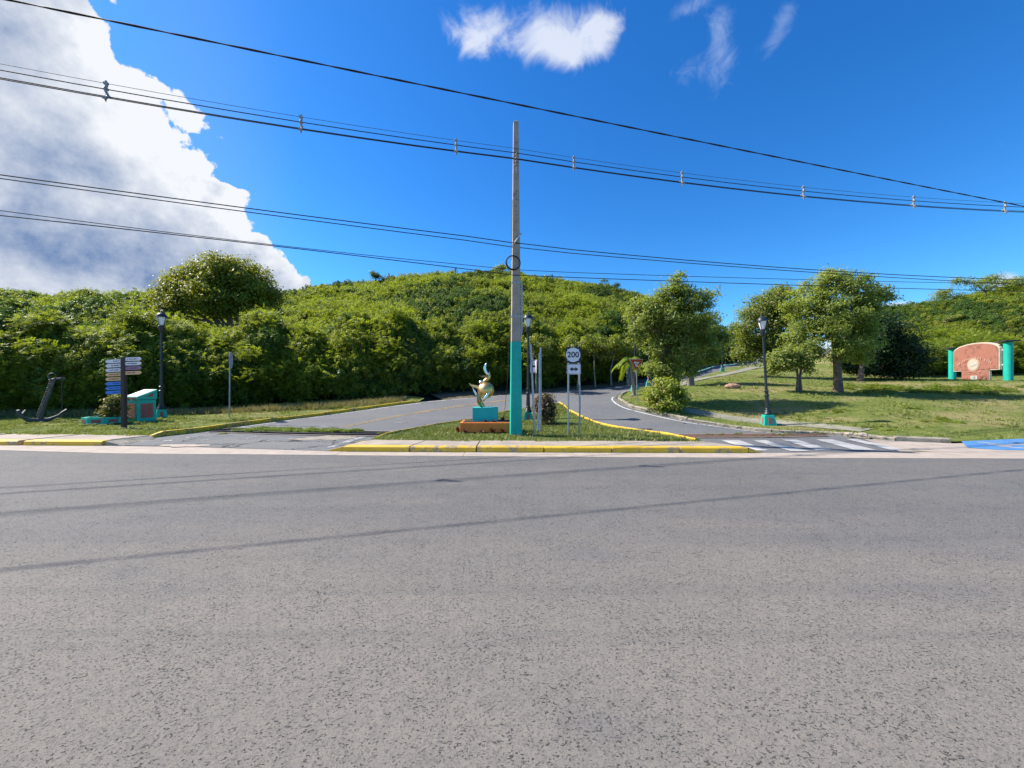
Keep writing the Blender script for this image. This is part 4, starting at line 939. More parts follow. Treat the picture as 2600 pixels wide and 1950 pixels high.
# slim trunks in the dark foot of the thicket
for i_, (px, Y_, top) in enumerate([(1362, 24.9, 905), (1513, 27.2, 905), (1553, 27.8, 900), (1598, 28.3, 915), (1465, 26.4, 900)]):
    X_ = (px - 1300) / F * Y_; b_ = (X_, Y_, tz(X_, Y_)); zt_ = CH + (HZ - top) / F * Y_ - b_[2]
    tree('slim_tree', b_, [[(0, 0, -.2), (random.uniform(-.15, .15), 0, zt_ * .5), (random.uniform(-.3, .3), .1, zt_)]], [(0, .2, zt_ + .8, .9, .7), (.5, .3, zt_ + .3, .7, .5), (-.5, .3, zt_ + .5, .7, .5)], 2200, .17, .09, M['broad'], M['bark_grey'],
         70 + i_, ['slim tree in the dark thicket just right of the bare post', 'slim tree in the thicket right of the road number sign', 'slim tree in the thicket left of the palm', 'thick grey trunk in the thicket behind the palm', 'slim tree in the thicket behind the road number sign'][i_],
         trunk_r=[.07, .05, .06, .16, .05][i_], spread=.2)

# palm
def palm(base, tops, label):
    e = empty('palm_tree', base, label=label, cat='palm tree'); mb = MB(); mb.tube(tops, [.10, .075, .065, .06], 10); mb.build('trunk', M['bark_grey'], e, smooth=True)
    q = np.random.default_rng(5); top = np.array(tops[-1])
    for i in range(12):
        a_ = PI * (.0 + 1.12 * ((i * .618) % 1.0)) + .0; el = q.uniform(.2, 1.2); L_ = q.uniform(1.0, 1.45); h0 = np.array([math.cos(a_) * math.cos(el), math.sin(a_) * math.cos(el), math.sin(el)])
        P_ = [top + h0 * L_ * t + np.array([0, 0, -1.35 * t * t * L_ * .75]) for t in np.linspace(0, 1, 14)]; C = []; Ds = []; Nn = []
        for j in range(1, 14):
            tg = P_[j] - P_[j - 1]; tg /= np.linalg.norm(tg); s_ = np.cross(tg, [0, 0, 1]); s_ /= max(1e-6, np.linalg.norm(s_))
            for u in (0, .33, .66):
                c = P_[j - 1] * (1 - u) + P_[j] * u
                for sg in (-1, 1):
                    d_ = s_ * sg + tg * .6 + np.array([0, 0, -.7]); d_ /= np.linalg.norm(d_); ll = .42 * math.sin(PI * min(.95, .15 + j / 16)); C.append(c + d_ * ll * .5); Ds.append(d_); Nn.append(np.cross(d_, tg) * sg + [0, 0, .3])
        V, Q_, lv = leaves(np.array(C), np.array(Nn), .38, .042, q, dirs=np.array(Ds)); o = bpy.data.objects.new('frond', npmesh('frond', V, Q_, M['palm'], lv)); link(o, e)
bx = gp(1611, 1004, .05); palm((bx[0], bx[1], tz(*bx) + .03), [(0, 0, -.1), (-.08, 0, .7), (-.17, 0, 1.3), (-.24, 0, 1.95)], 'young palm with a slanting trunk beside the yield sign')

# ------------------------------------------------------------------ lawns: blades, weeds
def pts_in(poly, dens, q, cond=None):
    A_ = np.array(poly); x0, y0 = A_.min(0); x1, y1 = A_.max(0); x0 = max(x0, -28); x1 = min(x1, 34); y1 = min(y1, 34); k_ = int((x1 - x0) * (y1 - y0) * dens)
    X = q.uniform(x0, x1, k_); Y = q.uniform(y0, y1, k_); m_ = inpoly(X, Y, poly) & (np.abs(X) < Y * 1.5 + 1)
    return X[m_], Y[m_]
TG = protocoll('tuft_kinds', [tuft_proto('tuft_a', M['grassblade'], 1, 16, .06, .09), tuft_proto('tuft_b', M['grassblade'], 2, 20, .09, .07), tuft_proto('tuft_c', M['grassblade2'], 3, 18, .07, .09), tuft_proto('tuft_d', M['grassblade2'], 4, 22, .10, .08),
                              tuft_proto('tuft_e', M['drygrass'], 5, 14, .30, .08, .006)])
q = np.random.default_rng(77)
def grass(name, poly, dens, i0, zoff, label, smin=.35, smax=.95, extra=None):
    X, Y = pts_in(poly, dens, q); k_ = len(X)
    keep = q.random(k_) < np.clip(1.3 - Y / 34, .25, 1); X, Y = X[keep], Y[keep]; k_ = len(X)
    Z = tzn(X, Y) + zoff; s_ = q.uniform(smin, smax, k_) * (1 + .4 * np.sin(X * 2.1) * np.sin(Y * 1.7))
    scatter(name, np.c_[X, Y, Z], q.integers(i0, i0 + 2, k_), np.c_[q.normal(size=(k_, 2)) * .15, q.uniform(0, 2 * PI, k_)], np.c_[s_, s_, s_], TG, label, 'grass')
grass('grass', lawnL, 55, 0, .04, 'short green grass on the left verge below the thicket')
grass('grass', isl_in + [(4.75, 9.66), (-3.6, 9.97)], 150, 2, .045, 'short grass on the traffic island around the pole')
grass('grass', lawnR, 38, 0, .03, 'sunlit grass on the sloping right lawn')
def weeds(name, pl, label, m_idx, size, zoff):
    q = np.random.default_rng(len(pl) + 5); P_ = np.array([(x, y, s_) for x, y, s_ in pl]); k_ = len(P_)
    Z = tzn(P_[:, 0], P_[:, 1]) + zoff; s_ = P_[:, 2]
    scatter(name, np.c_[P_[:, 0], P_[:, 1], Z], q.choice(m_idx, k_), np.c_[np.zeros((k_, 2)), q.uniform(0, 2 * PI, k_)], np.c_[s_, s_, s_ * .55], WD, label, 'weeds')
WD = protocoll('weed_kinds', [shrub_proto('weed_a', M['weed'], 'broad', 11, 420, .22, .10), shrub_proto('weed_b', M['weed'], 'broad', 12, 360, .26, .13), shrub_proto('weed_c', M['broad'], 'broad', 13, 420, .22, .10)])
def wl(pl, k_, sx, sy, s0, s1):
    out = []
    for px, py in pl:
        x, y = gp(px, py)
        for _ in range(k_): out.append((x + random.gauss(0, sx), y + random.gauss(0, sy), random.uniform(s0, s1)))
    return out
w_ = []
for _ in range(340):
    t = random.random(); x = np.interp(t, [0, 1], [dpoly1[0][0] + .5, dpoly1[3][0] - 1.0]); y = 12.9 + random.uniform(-.5, .5)
    if inpoly(np.array([x]), np.array([y]), dpoly1)[0] and random.random() < (.95 if t > .25 else .35): w_.append((x, y, random.uniform(.09, .20)))
w_ += [(gp(px, 1102)[0] + random.gauss(0, .1), gp(px, 1102)[1] + random.gauss(0, .2), random.uniform(.05, .12)) for px in (960, 985, 1000, 560, 590)]
weeds('weeds', w_, 'bright low weeds filling the drain across the side road', [0, 1], 1, .0)
w_ = wl([(1870, 1105), (1800, 1107), (1990, 1106)], 6, .2, .1, .04, .09) + wl([(1950, 1109)], 3, .3, .05, .04, .06) + wl([(2100, 1101), (2140, 1103), (2085, 1099)], 6, .2, .08, .06, .14) + wl([(1680, 1052), (1655, 1047), (1630, 1030), (1650, 1035), (2230, 1112)], 6, .18, .08, .05, .12)
weeds('weeds', w_, 'weeds sprouting along the rusty drain and the crumbling kerb', [0, 2], 1, .03)
w_ = wl([(400, 1068), (420, 1067), (380, 1070), (560, 1072), (600, 1074), (630, 1073), (140, 1070), (165, 1073), (300, 1080), (235, 1086)], 6, .25, .12, .06, .14) + wl([(px, 1058 - px * .022) for px in range(20, 900, 22)], 4, .4, .25, .08, .25)
weeds('weeds', w_, 'leafy weeds dotted along the left verge', [0, 1, 2], 1, .06)
w_ = wl([(2380, 1075), (2410, 1080), (2395, 1070), (2130, 1050), (2110, 1045), (2310, 1040)], 6, .22, .15, .08, .2) + wl([(2220, 1090), (2180, 1092), (2260, 1095), (2010, 1070), (1980, 1062), (2030, 1066)], 5, .4, .2, .05, .12) + \
     wl([(px, 985 + (px % 37) * .4) for px in range(2150, 2560, 12)], 5, .5, .5, .12, .35) + wl([(px, 1060) for px in range(1960, 2110, 12)], 3, .3, .3, .05, .12)
weeds('weeds', w_, 'leafy ground cover in clumps on the right lawn', [0, 2], 1, .04)
w_ = wl([(1370, 1090), (1400, 1100), (1440, 1105), (1350, 1098), (1560, 1100), (1620, 1105), (1500, 1098), (1340, 1080)], 7, .25, .2, .04, .10)
weeds('weeds', w_, 'low weeds among the island grass', [0, 2], 1, .08)
# tufts spilling over the edges of walks and kerbs
def edgegrass(name, line, k_, sd, zo, idx, label):
    P_ = np.array(resample(line, .1)); i_ = q.integers(0, len(P_), k_); on = (np.sin(P_[i_, 0] * 3.1) + np.sin(P_[i_, 0] * 1.3 + 2) + q.normal(size=k_) * .7) > -.2
    P2 = P_[i_][on] + q.normal(size=(on.sum(), 2)) * sd; k_ = len(P2); s_ = q.uniform(.4, 1.25, k_)
    scatter(name, np.c_[P2, tzn(P2[:, 0], P2[:, 1]) + zo], q.choice(idx, k_), np.c_[q.normal(size=(k_, 2)) * .35, q.uniform(0, 6.28, k_)], np.c_[s_, s_, s_], TG, label, 'grass')
edgegrass('edge_grass', [(-3.6, 9.99), (-2, 9.79), (0, 9.76), (2, 9.73), (4.75, 9.67)], 520, .05, .06, [2, 3], 'ragged grass creeping over the back edge of the middle sidewalk')
edgegrass('edge_grass', [(-20, 11.8), (-15, 11.2), (-10.4, 10.8)], 500, .06, .06, [0, 1], 'ragged grass over the back edge of the left sidewalk')
edgegrass('edge_grass', [(p[0] + .12, p[1] + .12) for p in nearE if p[1] < 22], 520, .09, .05, [0, 1], 'grass spilling over the old right kerb')
edgegrass('edge_grass', [(p[0] - .08, p[1] + .12) for p in kerbL], 130, .05, .03, [0, 1], 'grass sprouting behind and over the left yellow kerb')
# dry tall grass on the left verge
X = q.uniform(-24, -6.2, 1500); Yb = np.interp(X, [-24, -19, -15, -10.5, -6.2], [17.4, 17.6, 18.4, 20.2, 21.8]); Y = Yb + q.normal(size=1500) * .35
s_ = q.uniform(.5, 1.2, 1500); scatter('tall_grass', np.c_[X, Y, tzn(X, Y) + .07], np.full(1500, 4), np.c_[q.normal(size=(1500, 2)) * .2, q.uniform(0, 6.28, 1500)], np.c_[s_, s_, s_], TG, 'taller dry grass fringe below the left thicket', 'grass')

# ------------------------------------------------------------------ street lamps
LPROF = dict(H=4.62)
def lamp_proto():
    e = empty('street_lamp')
    b_ = MB(); b_.box((0, 0, .16), (.40, .40, .38), taper=.74); b_.build('pedestal', M['teal'], e, bevel=.008)
    for i in range(4):
        p = MB(); R_ = Matrix.Rotation(i * PI / 2, 3, 'Z') @ Matrix.Rotation(math.radians(-7.8), 3, 'X')
        c = Matrix.Rotation(i * PI / 2, 3, 'Z') @ Vector((0, -.181, .155)); p.box(c, (.11, .012, .22), rot=R_); p.build('panel', M['brick'], e)
    f_ = MB(); f_.lathe([(.16, .35), (.165, .375), (.15, .40), (.145, .43), (.12, .46), (.125, .49), (.105, .52), (.095, .56), (.10, .58), (.088, .60)], 16)
    f_.build('foot', M['iron'], e, smooth=True)
    c = MB(); c.lathe([(.088, .60), (.072, 1.12)], 24, flute=.10); c.build('fluted_column', M['iron'], e)
    k_ = MB(); k_.lathe([(.075, 1.12), (.10, 1.14), (.10, 1.17), (.07, 1.20), (.062, 1.28), (.07, 1.31), (.095, 1.335), (.095, 1.355), (.06, 1.38)], 16); k_.build('collar', M['iron'], e, smooth=True)
    s_ = MB(); s_.lathe([(.055, 1.38), (.042, 3.74)], 14); s_.build('shaft', M['iron'], e, smooth=True)
    h = MB(); h.lathe([(.045, 3.72), (.075, 3.74), (.085, 3.80), (.105, 3.84), (.10, 3.93), (.115, 3.99), (.09, 4.02)], 16); h.build('capital', M['iron'], e, smooth=True)
    g = MB(); g.lathe([(.078, 4.02), (.105, 4.12), (.14, 4.25), (.168, 4.37)], 8, cap=True); g.build('globe', M['frosted'], e)
    r_ = MB()
    for i in range(4):
        a_ = i * PI / 2 + PI / 4
        P_ = [(r * math.cos(a_), r * math.sin(a_), z) for r, z in ((.10, 4.0), (.13, 4.13), (.165, 4.26), (.195, 4.38))]; r_.tube(P_, .012, 6)
    r_.lathe([(.205, 4.365), (.21, 4.385), (.20, 4.40)], 16); r_.build('cage', M['iron'], e, smooth=True)
    d_ = MB(); d_.lathe([(.20, 4.40), (.19, 4.45), (.15, 4.51), (.09, 4.55), (.05, 4.565), (.045, 4.59), (.03, 4.60), (.035, 4.625), (.012, 4.66)], 16); d_.build('dome', M['iron'], e, smooth=True)
    return e
def copy_tree(o, parent=None):
    c = o.copy(); COL.objects.link(c); c.parent = parent
    for ch in list(o.children): copy_tree(ch, c)
    return c
lp = lamp_proto()
lamps = [((410, 1064), 16.5, 1.0, 0, .05, 'black lantern lamp on teal base beside the teal kiosk'), ((1341, 1071), 16.3, 1.0, 0, 0, 'black lantern lamp on the traffic island behind the utility pole'),
         ((1951, 1084), 14.0, .86, -.055, .35, 'leaning black lantern lamp on teal base at the right lawn edge'), ((1834, 944), 38, 1.0, 0, .2, 'far black lantern lamp up the road beside the path'),
         ((1612, 996), 22.6, 1.0, 0, .6, 'black lantern lamp hidden behind the yield sign and palm'), ((1648, 985), 24.5, 1.0, 0, .2, 'slim black lantern lamp half hidden by the ragged tree')]
for i, ((px, py), Y_, sc, ry, rz, lab) in enumerate(lamps):
    o = lp if i == 0 else copy_tree(lp)
    x = (px - 1300) / F * Y_; o.location = (x, Y_, CH + (HZ - py) / F * Y_ + .07); o.scale = (sc, sc, sc); o.rotation_euler = (0, ry, rz + (math.atan2(x, Y_) * -1))
    tag(o, lab, 'street lamp', 'black lantern street lamps')
    if i == 2:      # this one stands on a broader pedestal
        o.location.z += .10
        for ch in o.children:
            if ch.name.startswith(('pedestal', 'panel')): ch.scale = (1.22, 1.22, 1.22); ch.location.z -= .10

# ------------------------------------------------------------------ utility pole and wires
PX, PY = 0.115, 11.28
pole = empty('utility_pole', (PX, PY, 0.05), rz=.10, label='tall square concrete pole painted teal at its foot, on the island', cat='utility pole')
H_P = 9.35; w0, w1 = .345, .150
def wz(z): return w0 + (w1 - w0) * z / H_P
mb = MB(); mb.box((0, 0, 1.36), (w0, w0, 2.88), taper=wz(2.8) / w0); mb.build('painted_foot', M['teal'], pole, bevel=.012)
mb = MB(); a_ = wz(2.8) - .008; mb.box((0, 0, (2.8 + H_P) / 2), (a_, a_, H_P - 2.8), taper=w1 / a_); mb.build('shaft', M['pole_concrete'], pole, bevel=.015)
mb = MB(); mb.box((0, 0, H_P + .02), (.12, .12, .04), taper=.6); mb.build('cap', M['pole_concrete'], pole)
for z in (3.55, 4.55):
    mb = MB(); w = wz(z) + .02; mb.box((0, 0, z), (w, w, .03)); mb.build('steel_strap', M['galv'], pole)
for z in [5.9, 6.1, 6.35, 6.55, 6.8, 7.0, 7.25, 3.9, 8.7, 8.5]:
    mb = MB(); mb.tube([(0, -wz(z) / 2 + .004, z), (0, -wz(z) / 2 - .004, z)], .012, 6); mb.build('bolt_hole', M['black_sign'], pole)
mb = MB(); x_ = wz(3.8) / 2 + .035; mb.tube([(x_, 0, 2.98), (x_, 0, 4.62)], .02, 8); mb.tube([(x_ + .03, 0, 3.1), (x_ + .03, 0, 4.5)], .008, 6)
mb.build('conduit', M['grey_sign'], pole, smooth=True)
mb = MB(); mb.tube([(.12, -.14, 5.98), (-.12, -.13, 5.62)], .022, 6); mb.tube([(.15, -.14, 6.0), (.15, .1, 6.05)], .02, 6); mb.build('bracket', M['galv'], pole)
mb = MB()
for k_ in range(3):
    R_ = .215 - k_ * .012; mb.tube([(-.10 + R_ * math.cos(t), -.165 - k_ * .012, 6.13 - .85 + .88 * 0 + R_ * math.sin(t) - .17) for t in np.linspace(0, 2 * PI, 30)], .011, 6)
coil = mb.build('cable_coil', M['cable'], pole, smooth=True); coil.location.z = 0.0
mb = MB()
mb.tube([(0, -.10, 7.75), (0, -.12, 8.22), (0, -.20, 8.34)], .016, 6); mb.build('spacer_bracket', M['galv'], pole)
for z in (7.98, 8.08, 8.18, 8.28): mb = MB(); mb.lathe([(.02, 0), (.05, .01), (.05, .03), (.02, .05)], 10, c=(.0, -.15, z)); mb.build('insulator', M['spacer'], pole, smooth=True)
mb = MB(); mb.tube([(-.115, -.1, 7.0), (-.13, -.12, 6.2), (-.15, -.14, 5.2)], .008, 5); mb.build('drop_cable', M['cable'], pole)

def wirepts(pts_px, Y0, s_, x0, x1, ext=0):
    """fit the cable's height over X in a vertical plane Y = Y0 + s X"""
    X = []; Z = []
    for px, py in pts_px:
        u = (px - 1300) / F; Y = Y0 / (1 - s_ * u); X.append(u * Y); Z.append(CH + (HZ - py) / F * Y)
    c = np.polyfit(X, Z, 2 if len(X) > 2 else 1); xs_ = np.linspace(x0, x1, 26)
    return [(x, Y0 + s_ * x, float(np.polyval(c, x))) for x in xs_]
def twospan(name, L_, R_, r, label, m_='cable', dy=0.0, group=None, sL=.30, sR=.15, cat='cable'):
    A_ = wirepts(L_, PY - .15 + dy, sL, -34, PX - .05); B_ = wirepts(R_, PY - .15 + dy, sR, PX + .05, 42)
    mid = ((A_[-1][0] + B_[0][0]) / 2, (A_[-1][1] + B_[0][1]) / 2, (A_[-1][2] + B_[0][2]) / 2)
    A_[-1] = (A_[-1][0], A_[-1][1], mid[2]); B_[0] = (B_[0][0], B_[0][1], mid[2])
    mb = MB(); mb.tube(A_ + B_, r, 6); o = mb.build(name, M[m_], smooth=True); tag(o, label, cat, group); return A_ + B_
G3 = 'spaced power cables along the pole top'
top = wirepts([(0, 5), (660, 118), (1300, 262), (1880, 385), (2600, 523)], 8.8, .27, -30, 45)
mb = MB()
for ph in (0, PI):      # two strands twisted round each other
    P_ = []
    for i in range(len(top) - 1):
        for j in range(10):
            t = j / 10; p = [top[i][k_] * (1 - t) + top[i + 1][k_] * t for k_ in range(3)]; an = (i * 10 + j) * 1.05 + ph; P_.append((p[0], p[1] + .010 * math.cos(an), p[2] + .010 * math.sin(an)))
    mb.tube(P_, .011, 5)
tag(mb.build('twisted_cable', M['cable'], smooth=True), 'thick twisted cable highest of all, crossing the whole sky', 'cable')
offs = [(0.0, 0.0, .005, 'cable_thin', 'thin bare wire, topmost of the spaced power cables'), (-.13, .0, .0105, 'cable', 'upper thick black cable below the thin bare wire'),
        (-.255, .06, .0105, 'cable', 'middle thick black cable of the spaced power cables'), (-.345, -.05, .0105, 'cable', 'lowest thick black cable of the spaced power cables')]
mess = None
for dz_, dy_, r_, m_, lab in offs:
    A_ = wirepts([(0, 162), (764, 297), (1310, 377)], PY - .15, .30, -34, PX - .05); B_ = wirepts([(1310, 377), (1732, 439), (2600, 517)], PY - .15, .15, PX + .05, 42)
    P_ = [(x, y + dy_, z + dz_) for x, y, z in A_ + B_]
    if mess is None: mess = P_
    mb = MB(); mb.tube(P_, r_, 6); tag(mb.build('power_cable', M[m_], smooth=True), lab, 'cable', G3)
mx = np.array(mess)
sp0 = None
slabs = ['leftmost, over the big cloud', 'second from the left', 'third from the left, nearest left of the pole', 'first to the right of the pole', 'above the ragged tree', 'above the largest tree', 'second from the right', 'rightmost, at the frame edge']
for i_, px in enumerate([269, 764, 1158, 1457, 1732, 2040, 2320, 2552]):
    u = (px - 1300) / F; d_ = mx[:, 0] - u * mx[:, 1]; k_ = np.nonzero(d_ >= 0)[0][0]; t = -d_[k_ - 1] / (d_[k_] - d_[k_ - 1]); p = mx[k_ - 1] + (mx[k_] - mx[k_ - 1]) * t
    if sp0 is None:
        sp0 = empty('cable_spacer')
        mb = MB(); mb.tube([(0, 0, .06), (.01, 0, -.06), (-.012, -.03, -.13), (.02, .03, -.25), (0, -.02, -.36), (.01, -.02, -.42)], [.018, .03, .026, .03, .026, .008], 7); mb.build('body', M['spacer'], sp0, smooth=True)
        for dz_, dy_ in ((0, 0), (-.13, 0), (-.255, .06), (-.345, -.05)):
            mb = MB(); mb.box((0, dy_, dz_), (.085, .045, .045)); mb.build('clamp', M['spacer'], sp0)
        o = sp0
    else: o = copy_tree(sp0)
    o.location = tuple(p); o.rotation_euler = (0, 0, .29 if px < 1300 else .15); tag(o, 'grey cable spacer on the power cables, ' + slabs[i_], 'cable spacer', 'spacers on the power cables')
twospan('communication_cable', [(0, 443.7), (900, 564), (1310, 615)], [(1310, 618), (1600, 650), (2100, 686), (2600, 711)], .012, 'upper black cable of the middle pair on the pole')
twospan('communication_cable', [(0, 453), (900, 574), (1310, 626)], [(1310, 630), (1600, 656), (2100, 694), (2600, 722)], .011, 'second black cable of the middle pair on the pole', dy=.03)
twospan('communication_cable', [(0, 534.6), (953, 650), (1298, 683)], [(1310, 686), (1600, 698), (2100, 710.7), (2600, 721)], .008, 'thinner cable just above the lowest one on the pole', dy=.03)
twospan('communication_cable', [(0, 547), (912, 650), (1298, 697.6)], [(1310, 699), (1600, 709.7), (2100, 726.7), (2600, 740)], .011, 'lowest black cable of all, crossing the treetops')
gx, gy = -.31, 12.9
mb = MB(); gz = tz(gx, gy); mb.tube([(gx, gy, gz), (gx * .35 + PX * .65 - .12, 12.1, 1.6 + gz), (PX - .06, PY + .1, 5.6)], .007, 5)
tag(mb.build('guy_wire', M['cable_thin']), 'thin stay wire running from the island grass up behind the pole', 'wire')

# ------------------------------------------------------------------ sculpture, plinth, planter
def leafshape(mb, pts_, wid, th, up=(0, -1, 0), n_=10):
    """swept blade with an elliptical section; wid in the picture plane, th across"""
    P = [Vector(p) for p in pts_]; rings = []
    for i, p in enumerate(P):
        t = (P[min(i + 1, len(P) - 1)] - P[max(i - 1, 0)]).normalized(); w = Vector(up) - t * t.dot(Vector(up)); w.normalize(); u = t.cross(w); rings.append(len(mb.v))
        for j in range(n_):
            an = 2 * PI * j / n_; mb.v.append(tuple(p + u * math.cos(an) * wid[i] + w * math.sin(an) * th[i]))
    for a_, b_ in zip(rings, rings[1:]): mb.quad_ring(a_, b_, n_)
    mb.f.append(tuple(reversed(range(rings[0], rings[0] + n_)))); mb.f.append(tuple(range(rings[-1], rings[-1] + n_)))
plx = (1240 - 1300) / F * 12.25
pl_e = empty('raised_planter', (plx, 12.1, .12), label='low terracotta planter wall left of the pole foot', cat='planter')
mb = MB(); mb.box((0.02, 0, .14), (1.72, .95, .30)); mb.build('wall', M['terracotta'], pl_e, bevel=.01)
mb = MB(); mb.box((0.02, 0, .295), (1.56, .80, .03)); mb.build('soil', M['soil'], pl_e)
pth = MB(); pth.box((plx - .09, 12.22, .62), (.80, .46, .46)); tag(pth.build('plinth', M['teal_light'], bevel=.008), 'teal block plinth standing in the terracotta planter', 'plinth')
SY = 12.25
def sp_(px, py, dy=0.0): return ((px - 1300) / F * (SY + dy) , dy, CH + (HZ - py) / F * (SY + dy) - .85)
sc_x = (1233.5 - 1300) / F * SY
scu = empty('sculpture', (0, SY, .85), label='gilded globe ringed by curved steel and bronze fins, on the teal plinth', cat='sculpture')
c = sp_(1233.5, 991); mb = MB(); mb.sphere(c, .268, 36, 20); mb.build('globe', M['gold'], scu, smooth=True)
mb = MB(); mb.tube([sp_(1238, 1041), sp_(1228, 1030), sp_(1222, 1020), sp_(1218, 1008)], [.03, .045, .06, .05], 10, flat=.6); mb.build('stem', M['bronze'], scu, smooth=True)
mb = MB(); mb.box((sp_(1240, 1040)[0], 0, .012), (.24, .16, .03)); mb.build('foot_plate', M['steel'], scu)
fins = [('gold', [(1191, 972, -.05), (1196, 979, -.05), (1205, 981, -.08), (1216, 984, -.1), (1226, 992, -.2)], [.005, .035, .05, .065, .03], [.004, .012, .02, .03, .02]),
        ('steel', [(1200, 983, -.1), (1205, 995, -.12), (1211, 1003, -.14), (1217, 1012, -.14)], [.012, .028, .045, .02], [.006, .012, .02, .01]),
        ('steel', [(1244, 994, -.27), (1237, 1003, -.30), (1229, 1014, -.30), (1222, 1024, -.22)], [.006, .04, .055, .015], [.004, .012, .02, .01]),
        ('bronze', [(1210, 1000, -.16), (1215, 1015, -.18), (1217, 1028, -.12), (1228, 1036, -.05)], [.02, .055, .06, .02], [.01, .02, .03, .01]),
        ('steel', [(1236, 920, 0), (1230, 930, 0), (1231, 940, 0), (1237, 949, 0), (1243, 952, 0)], [.008, .045, .05, .05, .02], [.004, .012, .016, .016, .01]),
        ('gold', [(1243, 944, 0), (1243, 953, 0), (1240, 962, 0), (1232, 966, 0), (1224, 970, 0)], [.006, .045, .075, .05, .015], [.005, .03, .05, .03, .01]),
        ('bronze', [(1217, 953, -.02), (1224, 957, -.02), (1232, 955, -.02), (1240, 955, -.02)], [.006, .03, .04, .03], [.004, .01, .02, .02]),
        ('steel', [(1217, 974, -.1), (1220, 969, -.1), (1228, 966, -.08)], [.035, .045, .02], [.02, .03, .01])]
for m_, P_, w, th in fins:
    mb = MB(); leafshape(mb, [sp_(*p) for p in smooth3(P_)] if False else [sp_(*p) for p in P_], w, th); o = mb.build('fin', M[m_], scu, smooth=True)
    s_ = o.modifiers.new('smooth', 'SUBSURF'); s_.levels = 1; s_.render_levels = 2
# red leaved rosettes
def rosette(base, r, seed, label, n_=16):
    q = np.random.default_rng(seed); mb_v = []; mb_f = []
    mb = MB()
    for i in range(n_):
        a_ = q.uniform(0, 2 * PI); el = q.uniform(.3, 1.3); d_ = np.array([math.cos(a_) * math.cos(el), math.sin(a_) * math.cos(el), math.sin(el)]); s_ = np.array([-math.sin(a_), math.cos(a_), 0]) * r * .12
        L_ = r * q.uniform(.7, 1.1); p1 = d_ * L_ * .5 + [0, 0, .02]; p2 = d_ * L_ + [0, 0, -.25 * L_ * q.random()]
        k_ = len(mb.v); mb.v += [tuple(-s_ * .4), tuple(s_ * .4), tuple(p1 + s_), tuple(p1 - s_), tuple(p2)]; mb.f += [(k_, k_ + 1, k_ + 2, k_ + 3), (k_ + 3, k_ + 2, k_ + 4)]
    o = mb.build('bromeliad', M['brom']); o.location = base; tag(o, label, 'plant', 'red leaved rosette plants by the planter')
rosette((plx + .46, 11.98, .40), .22, 1, 'dark red rosette plant at the right of the teal plinth')
rosette((plx - .90, 11.75, .10), .24, 2, 'red rosette plant at the left end of the planter')
rosette((plx - .66, 11.5, .10), .16, 3, 'small red rosette plant in front of the planter, leftmost')
rosette((plx + .18, 11.5, .10), .22, 4, 'spiky red rosette plant before the middle of the planter')
rosette((plx + .50, 11.5, .10), .20, 5, 'red rosette plant before the planter, nearest the pole')
rosette((plx - .15, 11.5, .10), .15, 6, 'little red rosette plant before the planter, below the plinth')
rosette((plx - .05, 11.78, .40), .13, 7, 'tiny red rosette plant in the planter before the plinth, left')
rosette((plx + .2, 11.78, .40), .13, 8, 'tiny red rosette plant in the planter before the plinth, right')

# ------------------------------------------------------------------ signs on the island
def textmesh(txt, size, m_, parent, loc, rot=(PI / 2, 0, 0), ex=.003, name='lettering', sx=1.0, bold=0.0):
    cu = bpy.data.curves.new('text', 'FONT'); cu.body = txt; cu.size = size; cu.extrude = ex; cu.align_x = 'CENTER'; cu.align_y = 'CENTER'; cu.offset = bold
    t = bpy.data.objects.new('text', cu); COL.objects.link(t); bpy.context.view_layer.update()
    me = bpy.data.meshes.new_from_object(t.evaluated_get(bpy.context.evaluated_depsgraph_get())); bpy.data.objects.remove(t)
    me.materials.clear(); me.materials.append(m_); o = bpy.data.objects.new(name, me); link(o, parent); o.location = loc; o.rotation_euler = rot; o.scale = (sx, 1, 1); return o
def channel(mb, a_, b_, w=.055):
    a_ = Vector(a_); b_ = Vector(b_); t = (b_ - a_).normalized(); u = Vector((1, 0, 0)); v = t.cross(u).normalized(); u = v.cross(t)
    prof = [(-.5, .25), (-.5, .38), (-.28, .38), (-.2, -.3), (.2, -.3), (.28, .38), (.5, .38), (.5, .25), (.32, .25), (.25, -.42), (-.25, -.42), (-.32, .25)]
    i0 = len(mb.v); k_ = len(prof)
    for p in (a_, b_):
        for x, y in prof: mb.v.append(tuple(p + u * x * w + v * y * w))
    mb.quad_ring(i0, i0 + k_, k_); mb.f.append(tuple(range(i0 + k_, i0 + 2 * k_)))
def isl_at(px, py): return gp(px, py, .1)
p1_ = isl_at(1445, 1101); p2_ = isl_at(1468.5, 1099); ctr = ((p1_[0] + p2_[0]) / 2, (p1_[1] + p2_[1]) / 2)
rs = empty('road_sign', (ctr[0], ctr[1], .11), label='white round 200 route sign over a double arrow plate, two posts', cat='road sign')
hw = (p2_[0] - p1_[0]) / 2
mb = MB(); channel(mb, (-hw, 0, -.3), (-hw, 0, 2.55)); mb.build('post', M['galv'], rs)
mb = MB(); channel(mb, (hw, .02, -.3), (hw + .035, .02, .9)); channel(mb, (hw + .03, .02, .9), (hw - .01, .02, 2.55)); mb.build('post', M['galv'], rs)
YS = ctr[1]; k = YS / F
def sz(py): return CH + (HZ - py) * k - .11
def sx(px): return (px - 1300) * k - ctr[0]
cz = (sz(882) + sz(921)) / 2; mb = MB(); mb.box((sx(1454.5), -.05, cz), (39 * k, .006, 39 * k)); mb.build('plate', M['black_sign'], rs, bevel=.002)
mb = MB(); r_ = 18.2 * k; mb.prism([(sx(1454.5) + r_ * math.cos(t), cz + r_ * math.sin(t)) for t in np.linspace(0, 2 * PI, 40)[:-1]], -.060, -.0545)
